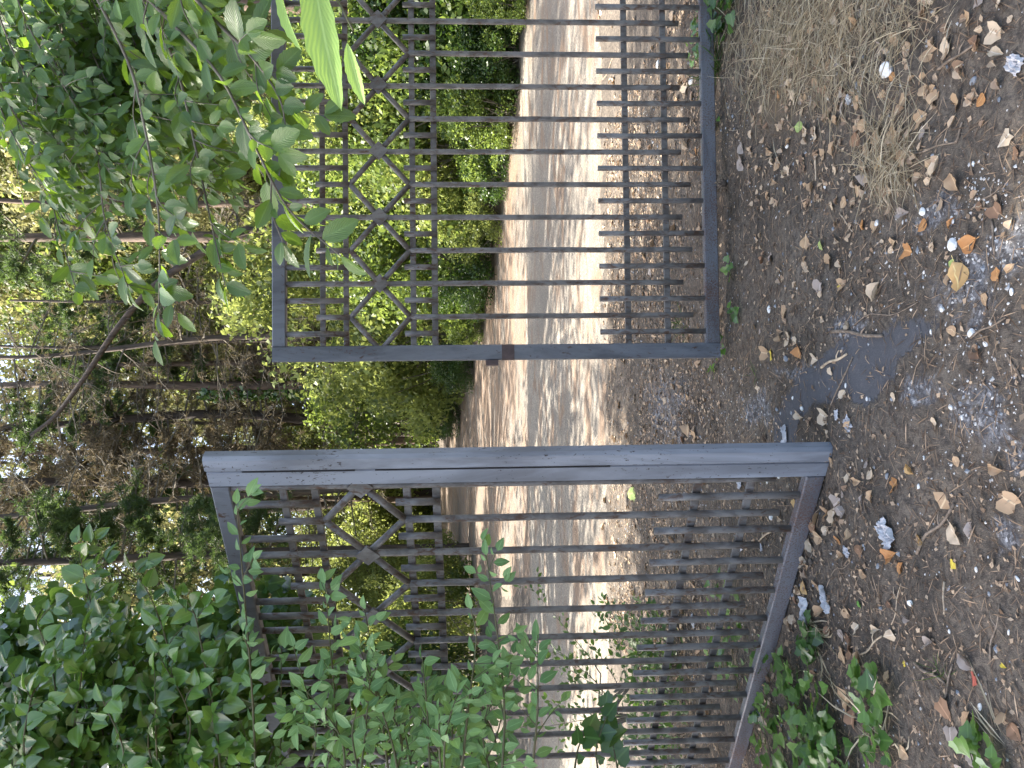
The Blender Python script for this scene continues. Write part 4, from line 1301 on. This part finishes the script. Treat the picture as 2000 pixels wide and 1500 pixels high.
def px_m(px, py, n):
    p = on_plane(px, py)
    return n * p[1] / FPX


st_list = [(1735, 136, 48, 1.3), (1767, 101, 14, 0), (1813, 413, 24, 1), (1867, 429, 18, .5), (1865, 478, 30, .6), (1716, 436, 14, 0), (1765, 434, 9, 0), (1898, 320, 11, 0), (1860, 795, 15, 1), (1890, 816, 11, 0),
           (1848, 604, 14, 1), (1569, 798, 13, 1.4), (1800, 950, 11, 0), (1813, 894, 9, 0), (1505, 604, 16, 0), (1825, 648, 10, 0), (1900, 651, 22, .4), (1935, 672, 15, 1), (1653, 753, 10, .2), (1699, 779, 9, 0),
           (1552, 777, 8, 0), (1614, 193, 11, 1), (1664, 195, 18, .1), (1614, 366, 9, 1), (1990, 570, 16, 0), (1950, 630, 12, 0), (1912, 1112, 12, 0), (1990, 1130, 14, 1), (1800, 950, 10, 0), (1783, 1178, 18, 1.8), (1980, 1235, 12, 0), (1540, 285, 14, 1.4),
           (1350, 158, 22, 1.5), (1290, 125, 18, .3), (1510, 1010, 14, 0), (1525, 930, 14, 1), (1500, 940, 12, 0), (1860, 1233, 9, 0), (1920, 1380, 16, 0)]
for i, (px, py, n, rz) in enumerate(st_list):
    s = px_m(px, py, n) * .55
    o, p = put('white_stone', STONES[i % 6], px, py, s, rz, s * .18, .1)
    if i == 0: tag(o, 'largest white stone, long and flat, lying among the dry grass and leaves', 'stone', 'white stones on the earth'); LAND.append(('the long flat white stone', p[0], p[1]))
    elif i == 4: tag(o, 'flat round-cornered white stone beside the brown and golden leaves', 'stone', 'white stones on the earth'); LAND.append(('the white stone by the golden leaf', p[0], p[1]))
    else: things.append((o, 'white stone', p[0], p[1], 'stone', 'white stones on the earth'))
for i, (px, py, n) in enumerate([(1535, 700, 16), (1898, 158, 18), (1725, 1105, 12), (1740, 930, 15), (1700, 780, 8), (1935, 1160, 10), (1520, 800, 10), (1955, 195, 12), (1845, 130, 10)]):
    s = px_m(px, py, n) * .6
    o, p = put('grey_stone', GREYST[i % 3], px, py, s, rng.uniform(0, 6), s * .2, .1)
    things.append((o, 'dark grey stone', p[0], p[1], 'stone', 'grey stones on the earth'))


# sticks
def stick(px0, px1, r, mat, name, label=None, bend=.03, cls='thin brown twig', grp='twigs on the earth'):
    a0 = on_ground(*px0); a1 = on_ground(*px1)
    m = (a0 + a1) / 2; d = a1 - a0; L = np.linalg.norm(d)
    side = unit(np.array([-d[1], d[0], 0]))
    n = 9; pts = curve([a0, a0 + d * .3 + side * bend * L, a0 + d * .65 - side * bend * .4 * L, a1], n)
    pts[:, 2] = ground_z(pts[:, 0], pts[:, 1]) + r * .85
    # keep it stiff
    pts[:, 2] = np.maximum(np.linspace(pts[0, 2], pts[-1, 2], n), pts[:, 2] - .004)
    A = Acc(); A.tube(pts - m, np.linspace(r, r * .75, n) * (1 + rng.normal(0, .06, n)), 8, True)
    if L > .12 and r < .008:
        k = pts[5] - m; A.tube([k, k + side * .015 + unit(d) * .015 + np.array([0, 0, .006]), k + side * .03 + unit(d) * .035 + np.array([0, 0, .004])], [r * .6, r * .5, r * .3], 5)
    o = A.build(name, M[mat], None, True); o.location = tuple(m)
    if label: tag(o, label, 'stick', grp)
    else: things.append((o, cls, m[0], m[1], 'twig', grp))
    return m


m = stick((1636, 648), (1727, 656), .0075, 'wood_brown', 'stick', 'thick brown stick lying along the edge of the tar patch', .02); LAND.append(('the thick stick on the tar patch', m[0], m[1]))
m = stick((1608, 718), (1657, 691), .006, 'wood_pale', 'stick', 'pale peeled stick lying on the tar patch', .03); LAND.append(('the pale peeled stick', m[0], m[1]))
m = stick((1625, 800), (1667, 697), .0035, 'wood_brown', 'stick', 'long thin twig lying across the tar patch', .01)
m = stick((1794, 1082), (1868, 984), .0055, 'wood_brown', 'stick', 'crooked brown stick beside the large pale leaf', .06); LAND.append(('the crooked brown stick', m[0], m[1]))
for p0, p1, r, mt in [((1846, 1136), (1848, 1200), .004, 'wood_pale'), ((1740, 1220), (1758, 1140), .0022, 'wood_pale'), ((1684, 1278), (1722, 1242), .004, 'wood_pale'), ((1620, 1126), (1668, 1096), .0025, 'wood_brown'),
                      ((1852, 1372), (1872, 1296), .0035, 'wood_brown'), ((1796, 1294), (1852, 1334), .006, 'wood_brown'), ((1716, 364), (1738, 401), .006, 'wood_pale'), ((1780, 299), (1877, 278), .004, 'wood_brown'), ((1877, 278), (1882, 238), .004, 'wood_brown'),
                      ((1835, 136), (1902, 87), .005, 'wood_brown'), ((1594, 304), (1592, 353), .0045, 'wood_pale'), ((1722, 105), (1742, 210), .004, 'wood_brown'), ((1643, 418), (1668, 452), .003, 'wood_pale'), ((1905, 410), (1960, 360), .0025, 'wood_brown'),
                      ((1940, 430), (1948, 495), .0035, 'wood_brown'), ((1670, 640), (1800, 590), .0025, 'wood_brown'), ((1900, 660), (1980, 620), .0035, 'wood_brown'), ((1940, 1290), (1960, 1180), .003, 'wood_brown'), ((1672, 1380), (1690, 1440), .003, 'wood_brown'), ((1696, 1290), (1690, 1380), .0025, 'wood_brown'),
                      ((1465, 1070), (1515, 1035), .005, 'wood_pale'), ((1180, 155), (1205, 100), .008, 'wood_brown'), ((1170, 325), (1190, 290), .006, 'wood_brown'), ((1930, 1330), (1945, 1420), .0025, 'wood_brown'), ((1985, 690), (1998, 740), .004, 'wood_brown')]:
    stick(p0, p1, r, mt, 'twig', None, rng.uniform(-.06, .06), 'pale twig' if mt == 'wood_pale' else 'brown twig')


# crumpled tissues
def tissue(px, py, n, asp, rz, label, mat='tissue', name='crumpled_tissue', cat='litter'):
    p = on_ground(px, py); L = px_m(px, py, n)
    k = 14; sd = int(px * 7 + py) % 997
    u_, v_ = np.meshgrid(np.linspace(-.5, .5, k), np.linspace(-.5, .5, k), indexing='ij')
    rgh = .12
    x = u_ * L + rgh * L * vnoise(u_ * 6 + sd, v_ * 6, 1); y = v_ * L * asp + rgh * L * vnoise(u_ * 6, v_ * 6 + sd, 2)
    z = np.abs(vnoise(u_ * 5 + sd, v_ * 9, 3)) * L * .45 + .05 * L * vnoise(u_ * 17, v_ * 17 + sd, 5) + .006
    edge = 1 + .28 * vnoise(np.arctan2(v_, u_) * 2 + sd, u_ * 0, 6)
    V = np.stack([x * edge, y * edge, z], -1).reshape(-1, 3)
    i_ = np.arange(k * k).reshape(k, k)
    F = np.stack([i_[:-1, :-1], i_[1:, :-1], i_[1:, 1:], i_[:-1, 1:]], -1).reshape(-1, 4)
    o = link(name, fast_mesh(name, V, F), M[mat]); o.location = tuple(p); o.rotation_euler[2] = rz
    tag(o, label, cat, 'scraps of paper and plastic on the earth'); LAND.append(None); LAND.pop()
    return p


p = tissue(1738, 1040, 62, .7, .9, 'largest crumpled grey tissue, lying on brown leaves before the open gate'); LAND.append(('the largest crumpled tissue', p[0], p[1]))
p = tissue(1576, 1198, 56, .42, .1, 'twisted white tissue beside the straw stems at the open gate'); LAND.append(('the twisted tissue by the straw stems', p[0], p[1]))
tissue(1616, 1172, 52, .35, .5, 'long folded white tissue next to the twisted tissue')
tissue(1664, 1078, 26, .6, 1.2, 'small white paper scrap between the open gate rail and the largest tissue')
tissue(1664, 828, 34, .6, .8, 'crumpled white tissue at the edge of the tar patch')
tissue(1640, 810, 18, .8, .3, 'tiny white scrap beside the tissue on the tar patch')
tissue(1538, 848, 34, .55, .1, 'white flaky lump at the end of the tar patch by the open gate stile')
tissue(1985, 125, 48, .7, .8, 'grey plastic scrap nearest the viewer beyond the dark stones')
tissue(1448, 942, 24, .8, .2, 'white scrap behind the inner bars of the open gate')
tissue(1452, 1065, 22, .9, .2, 'crumpled paper behind the fourth lower bar of the open gate')
tissue(1493, 1068, 16, .6, .9, 'thin white paper scrap beside the broken pale twig')
tissue(1355, 1212, 26, .8, .9, 'white paper among the ivy behind the open gate')
tissue(1666, 195, 22, .45, .1, 'small pale blue-white paper scrap in the dry leaves by the shut gate')
tissue(1485, 1395, 40, .22, 1.4, 'narrow white paper strip among the broad ivy patch')
tissue(1400, 178, 16, .6, .3, 'blue-violet wrapper scrap by the bottom rail of the shut gate', 'blue', 'wrapper_scrap')


# pine cones
def cone(px, py, n, rz, label):
    p = on_ground(px, py); L = px_m(px, py, n)
    t = empty('pine_cone', (p[0], p[1], p[2] + L * .22), rz); tag(t, label, 'pine cone', 'pine cones on the earth')
    A = Acc(); q = np.linspace(-.42, .45, 8) * L
    A.tube(np.stack([q, q * 0, q * 0], 1), L * np.array([.08, .16, .2, .21, .19, .15, .1, .04]), 8, True); A.build('core', M['bark_dark'], t, True)
    lvc = Leaves('ovate'); lvc.t = grid_leaf(4, 3, .75, .6, -.25, -.25)
    k = 70; i_ = np.arange(k); a_ = i_ * 2.39996; xx = -.4 + .85 * i_ / k
    r_ = .12 + .1 * np.sin(np.pi * i_ / k)
    Pc = np.stack([xx, r_ * np.cos(a_), r_ * np.sin(a_)], 1) * L
    Dc = unit(np.stack([.55 + 0 * a_, np.cos(a_), np.sin(a_)], 1))
    lvc.add(Pc, Dc, unit(np.stack([-1 + 0 * a_, np.cos(a_) * .5, np.sin(a_) * .5], 1)), L * .2 * (.6 + .5 * np.sin(np.pi * i_ / k)), rng.random(k))
    lvc.build('scales', M['cone'], t)
    return p


p = cone(1418, 358, 44, 1.3, 'open brown pine cone under the bottom rail of the shut gate'); LAND.append(('the pine cone by the shut gate', p[0], p[1]))
cone(1496, 856, 16, .4, 'small dark pine cone beside the open gate stile above the tar patch')
cone(1474, 1398, 36, .2, 'pine cone half hidden in the ivy below the open gate')

# ------------------------------------------------------------------ fallen leaves
FALL = []
for i in range(9):
    g = np.random.default_rng(200 + i)
    if i % 3 == 2:
        out = [(x * g.uniform(.8, 1.2), y * g.uniform(.9, 1.1)) for x, y in IVY_OUT]
        V, F, UV = fan_leaf(out, (0, .35), g.uniform(.0, .6), g.uniform(-.2, .25))
    else:
        V, F, UV = grid_leaf(8, 5, g.uniform(.5, .85), g.uniform(.38, .5), g.uniform(-.1, .5), g.uniform(-.3, .3), tip=g.uniform(.6, .9), serr=.04 if i % 3 else 0)
    V = V.copy(); V[:, 1] -= .5
    V[:, 2] += .14 * vnoise(V[:, 0] * 4 + i, V[:, 1] * 4, 2) + .10 * vnoise(V[:, 0] * 9 + i, V[:, 1] * 9, 3)
    V[:, 0] += .12 * vnoise(V[:, 1] * 3 + i * 7, V[:, 0] * 2, 4)
    V[:, 2] -= np.quantile(V[:, 2], .12)
    if i % 3 != 2:
        n = len(V); s = np.array([(-.012, -.72, .02), (.012, -.72, .02), (.01, -.5, .01), (-.01, -.5, .01)])
        V = np.vstack([V, s]); F = np.vstack([F, [[n, n + 1, n + 2, n + 3]]]); UV = np.vstack([UV, np.full((4, 2), .5)])
    FALL.append((V, F, UV))
_fm = {}


def fallen_mesh(i, colr):
    if (i, colr) not in _fm:
        V, F, UV = FALL[i]
        me_ = fast_mesh('fallen_leaf', V, F, uv=UV, tint=np.clip(.5 + .9 * vnoise(V[:, 0] * 3 + i, V[:, 1] * 3, 5), 0, 1), smooth=True)
        me_.materials.append(M['litter_' + colr]); _fm[(i, colr)] = me_
    return _fm[(i, colr)]


def fallen(px, py, n, colr, shape, rz, label=None, xy=None, size=None):
    s = px_m(px, py, n) if size is None else size
    o, p = put('fallen_leaf', fallen_mesh(shape, colr), px, py, s, rz, .004, .16, xy)
    if label: tag(o, label, 'leaf', 'fallen leaves on the earth')
    else: things.append((o, colr + ' fallen leaf', p[0], p[1], 'leaf', 'fallen leaves on the earth'))
    return p


p = fallen(1885, 540, 66, 'golden tan', 0, 1.9, 'biggest golden tan fallen leaf, lying on the grey grit'); LAND.append(('the biggest golden leaf', p[0], p[1]))
fallen(1898, 475, 54, 'orange-brown', 4, .2, 'long brown fallen leaf pointing at the biggest golden leaf')
p = fallen(1868, 1043, 52, 'pale buff', 1, 2.4, 'large pale buff leaf beside the crooked brown stick'); LAND.append(('the large pale buff leaf', p[0], p[1]))
p = fallen(1740, 1240, 34, 'pale buff', 0, .4, 'round pale leaf at the end of a pale twig, before the ivy'); LAND.append(('the round pale leaf', p[0], p[1]))
p = fallen(1855, 1105, 20, 'yellow', 2, 1.0, 'bright yellow heart-shaped leaf beside the large pale leaf'); LAND.append(('the yellow heart-shaped leaf', p[0], p[1]))
p = fallen(1912, 1330, 28, 'red', 2, 1.2, 'only red fallen leaf, on the needles near the ivy edge'); LAND.append(('the red leaf', p[0], p[1]))
p = fallen(1916, 195, 32, 'orange-brown', 3, .5, 'vivid orange leaf by the dark grey stones'); LAND.append(('the vivid orange leaf', p[0], p[1]))
fallen(1410, 608, 36, 'tan', 0, 1.6, 'tan leaf touching the bottom rail beside the small ivy sprig')
p = fallen(1567, 248, 28, 'lime green', 3, 2.9, 'lime green leaf at the edge of the dry grass'); LAND.append(('the lime green leaf in the dry grass', p[0], p[1]))
p = fallen(1609, 480, 22, 'lime green', 1, 1.4, 'lime green leaf alone on bare earth between two tan leaves'); LAND.append(('the lime green leaf on bare earth', p[0], p[1]))
fallen(1870, 515, 22, 'lime green', 4, .5, 'pale green leaf touching the biggest golden leaf')
fallen(1678, 1180, 18, 'green', 3, .2, 'small green leaf on needles before the twisted tissue')
fallen(1240, 965, 38, 'lime green', 3, 0, 'yellow-green leaf behind the inner bars of the open gate')
listed = [(1580, 470, 26, 'tan'), (1620, 515, 26, 'tan'), (1605, 565, 26, 'greyish'), (1645, 555, 22, 'tan'), (1715, 570, 36, 'pale buff'), (1535, 610, 28, 'tan'), (1538, 660, 26, 'pale buff'), (1500, 690, 24, 'tan'), (1510, 690, 20, 'yellow'),
          (1560, 690, 26, 'orange-brown'), (1625, 725, 18, 'pale buff'), (1564, 810, 26, 'pale buff'), (1612, 815, 30, 'pale buff'), (1650, 770, 20, 'pale buff'), (1788, 490, 26, 'orange-brown'), (1690, 440, 26, 'orange-brown'), (1745, 475, 26, 'tan'), (1815, 440, 28, 'orange-brown'),
          (1875, 355, 34, 'tan'), (1825, 320, 22, 'tan'), (1770, 415, 32, 'greyish'), (1652, 395, 22, 'tan'), (1678, 375, 20, 'tan'), (1575, 365, 20, 'tan'), (1520, 320, 28, 'tan'), (1455, 320, 30, 'greyish'), (1535, 370, 12, 'tan'), (1455, 290, 24, 'greyish'), (1530, 240, 20, 'tan'),
          (1555, 195, 24, 'pale buff'), (1600, 160, 26, 'tan'), (1625, 125, 24, 'tan'), (1685, 200, 28, 'tan'), (1670, 35, 30, 'tan'), (1630, 35, 28, 'tan'), (1685, 45, 34, 'tan'), (1745, 75, 28, 'tan'), (1825, 90, 34, 'tan'), (1900, 40, 24, 'tan'), (1940, 65, 36, 'pale buff'), (1915, 85, 22, 'tan'),
          (1795, 230, 30, 'tan'), (1805, 150, 22, 'tan'), (1800, 175, 26, 'tan'), (1725, 95, 26, 'greyish'), (1765, 200, 24, 'tan'), (1865, 205, 30, 'tan'), (1970, 275, 32, 'pale buff'), (1745, 265, 30, 'tan'), (1760, 310, 28, 'tan'), (1720, 320, 28, 'golden tan'), (1800, 260, 24, 'greyish'),
          (1945, 415, 28, 'brown'), (1960, 535, 28, 'orange-brown'), (1990, 525, 24, 'tan'), (1930, 585, 26, 'tan'), (1910, 690, 36, 'brown'), (1870, 645, 24, 'tan'), (1712, 925, 26, 'pale buff'), (1690, 940, 26, 'tan'), (1665, 935, 22, 'pale buff'), (1630, 900, 20, 'tan'), (1705, 905, 22, 'greyish'), (1750, 945, 26, 'orange-brown'),
          (1715, 970, 26, 'tan'), (1780, 915, 22, 'golden tan'), (1645, 980, 30, 'greyish'), (1620, 1000, 30, 'tan'), (1600, 1010, 28, 'tan'), (1655, 1000, 30, 'greyish'), (1602, 1050, 28, 'tan'), (1585, 1065, 28, 'pale buff'), (1670, 1045, 26, 'tan'), (1690, 1075, 28, 'brown'), (1745, 1085, 38, 'orange-brown'), (1762, 1110, 24, 'orange-brown'),
          (1695, 1120, 24, 'tan'), (1800, 1055, 28, 'golden tan'), (1895, 1035, 30, 'greyish'), (1580, 1105, 22, 'tan'), (1575, 1150, 20, 'tan'), (1655, 1200, 22, 'tan'), (1675, 1225, 18, 'pale buff'), (1616, 1235, 24, 'brown'), (1640, 1240, 26, 'greyish'), (1660, 1245, 26, 'brown'), (1648, 1285, 30, 'tan'), (1662, 1270, 24, 'brown'),
          (1820, 1258, 30, 'greyish'), (1890, 1290, 34, 'greyish'), (1980, 985, 40, 'tan'), (1970, 975, 26, 'pale buff'), (1650, 1370, 34, 'tan'), (1585, 1320, 28, 'brown'), (1670, 1400, 28, 'brown'), (1550, 1350, 34, 'tan'), (1735, 1320, 20, 'tan'), (1715, 1405, 24, 'orange-brown'), (1700, 1460, 28, 'brown'), (1775, 1470, 28, 'tan'),
          (1870, 1440, 34, 'greyish'), (1900, 1410, 40, 'tan'), (1860, 1390, 40, 'brown'), (1990, 1430, 34, 'brown'), (1910, 1480, 30, 'greyish'), (1680, 1290, 12, 'yellow'), (1768, 1295, 10, 'yellow'), (1970, 1300, 14, 'yellow'), (1640, 560, 10, 'yellow'), (1740, 1180, 18, 'brown'), (1990, 300, 22, 'brown'), (1750, 150, 20, 'orange-brown')]
for k, (px, py, n, c) in enumerate(listed):
    fallen(px, py, n * 1.15, c, int(rng.integers(0, 9)), rng.uniform(0, 6.28))
have = len([t for t in things if t[4] == 'leaf']) + 13
cl = ['tan', 'pale buff', 'brown', 'greyish', 'orange-brown', 'golden tan']
pw = np.array([.40, .22, .12, .16, .05, .05])
while have < 298:
    b = rng.random()
    if b < .42:      # behind the gate, in drifts up to the road
        x, y = rng.uniform(-2.3, 2.2), rng.uniform(4.5, 7.3)
        if rng.random() > .5 + vnoise(x * 1.2, y * 1.2, 1) * 1.6: continue
        s = rng.uniform(.05, .09)
    elif b < .70:    # under the dry grass side
        x, y = rng.normal(1.15, .35), rng.uniform(2.0, 3.7); s = rng.uniform(.035, .065)
    elif b < .84:    # along the open gate
        t_ = rng.uniform(0, 1.7); x, y = A2[0] + d2[0] * t_ + rng.normal(.02, .1), A2[1] + d2[1] * t_ - abs(rng.normal(.06, .12)); s = rng.uniform(.04, .07)
    else:
        x, y = rng.uniform(-1.3, 1.3), rng.uniform(2.0, 4.2); s = rng.uniform(.03, .055)
    if in_poly(np.array([x]), np.array([y]), TAR)[0]: continue
    fallen(0, 0, 0, str(rng.choice(cl, p=pw)), int(rng.integers(0, 9)), rng.uniform(0, 6.28), xy=(x, y), size=s)
    have += 1
VV, FF_, UU, TT_ = [], [], [], []
nv = 0
for k in range(1150):
    b = rng.random()
    if b < .55:
        x, y = rng.uniform(-3.2, 4.2), 4.5 + 4.6 * rng.random() ** .85
        if rng.random() > .55 + vnoise(x * 1.2, y * 1.6, 1) * 1.3: continue
        s_ = rng.uniform(.04, .085)
    elif b < .85:
        x, y = rng.normal(1.15, .4), rng.uniform(2.0, 3.9); s_ = rng.uniform(.02, .045)
    else:
        t_ = rng.uniform(0, 1.9); x, y = A2[0] + d2[0] * t_ + rng.normal(.02, .2), A2[1] + d2[1] * t_ + rng.normal(-.05, .2); s_ = rng.uniform(.018, .036)
    if in_poly(np.array([x]), np.array([y]), TAR)[0]: continue
    i_ = [0, 1, 3, 4, 6, 7][int(rng.integers(0, 6))]
    V, F, UV = FALL[i_]; a_ = rng.uniform(0, 6.28)
    W = V * s_; tl = rng.normal(0, .25)
    W = np.stack([W[:, 0] * math.cos(a_) - W[:, 1] * math.sin(a_), W[:, 0] * math.sin(a_) + W[:, 1] * math.cos(a_), W[:, 2] + tl * W[:, 0]], 1)
    VV.append(W + np.array([x, y, gz(x, y) + .005])); FF_.append(F + nv); UU.append(UV); TT_.append(np.full(len(V), rng.random())); nv += len(V)
lm_ = leaf_mat('leaf_litter', (.20, .125, .08), (.60, .46, .32), (.4, .28, .17), .15, .65, .3, rib=.3)
tag(link('leaf_litter', fast_mesh('leaf_litter', np.vstack(VV), np.vstack(FF_), uv=np.vstack(UU), tint=np.concatenate(TT_), smooth=True), lm_), 'small dry leaves drifted behind the gate and along its foot', 'leaf litter', kind='stuff')
# more landmarks on the gate and beyond
LAND += [('the front bottom corner of the open gate', A2[0], A2[1]), ('the bottom corner below the red latch', A1[0], A1[1]), ('the hinge end of the open gate', A2[0] + d2[0] * 2, A2[1] + d2[1] * 2),
         ('the middle of the open bottom rail', A2[0] + d2[0], A2[1] + d2[1]), ('the middle of the shut bottom rail', A1[0] + 1.0, A1[1]), ('the green grass tuft at the rail', *on_ground(1405, 135)[:2])]
ORD = ['nearest', 'second nearest', 'third nearest', 'fourth nearest', 'fifth nearest', 'sixth nearest', 'seventh nearest', 'eighth nearest', 'ninth nearest', 'tenth nearest']
byc = {}
for t in things: byc.setdefault((t[1]), []).append(t)
for c, lst in byc.items():
    best = {}
    for (ph, lx, ly) in LAND:
        order = sorted(lst, key=lambda t: math.hypot(t[2] - lx, t[3] - ly))
        for r_, t in enumerate(order):
            k = t[0].name
            if k not in best or r_ < best[k][0]: best[k] = (r_, ph)
    for t in lst:
        r_, ph = best[t[0].name]
        w = ORD[r_] if r_ < 10 else 'number %d outwards' % (r_ + 1)
        tag(t[0], '%s lying %s to %s' % (c, w, ph) if r_ < 10 else '%s, %s from %s' % (c, w, ph), t[4], t[5])

# ------------------------------------------------------------------ light, sky, camera
EL = R(52); saz = np.array([-.93, .36]); saz = saz / np.linalg.norm(saz)
S = Vector((saz[0] * math.cos(EL), saz[1] * math.cos(EL), math.sin(EL)))
sun = bpy.data.lights.new('sun', 'SUN'); sun.energy = 5.0; sun.angle = R(.53); sun.color = (1, .93, .82)
so = bpy.data.objects.new('sun', sun); COL.objects.link(so)
so.rotation_euler = S.to_track_quat('Z', 'Y').to_euler(); so.location = (20, -10, 30)
w = bpy.data.worlds.new('World'); SC.world = w; w.use_nodes = True
nt = w.node_tree; nt.nodes.clear()
sky = nt.nodes.new('ShaderNodeTexSky'); sky.sky_type = 'NISHITA'; sky.sun_disc = False
sky.sun_elevation = EL; sky.sun_rotation = math.atan2(S.x, S.y); sky.air_density = 1.0; sky.dust_density = 4.0; sky.ozone_density = .4
bg = nt.nodes.new('ShaderNodeBackground'); bg.inputs[1].default_value = .14
ow = nt.nodes.new('ShaderNodeOutputWorld'); nt.links.new(sky.outputs[0], bg.inputs[0]); nt.links.new(bg.outputs[0], ow.inputs[0])

cam = bpy.data.cameras.new('camera'); co = bpy.data.objects.new('camera', cam); COL.objects.link(co)
cam.sensor_width = 36; cam.lens = 27.0; cam.clip_start = .02; cam.clip_end = 600
mw = Matrix.Identity(4)
for i, ax in enumerate((-UP, RT, -FWD)):
    for j in range(3): mw[j][i] = ax[j]
mw.translation = Vector(CAM)
co.matrix_world = mw
SC.camera = co
SC.view_settings.view_transform = 'Standard'; SC.view_settings.look = 'None'
SC.view_settings.exposure = 2.3; SC.view_settings.gamma = 1
SC.cycles.use_denoising = True; SC.cycles.denoising_prefilter = 'NONE'; SC.cycles.denoising_input_passes = 'RGB_ALBEDO_NORMAL'
SC.cycles.max_bounces = 8; SC.cycles.transparent_max_bounces = 8
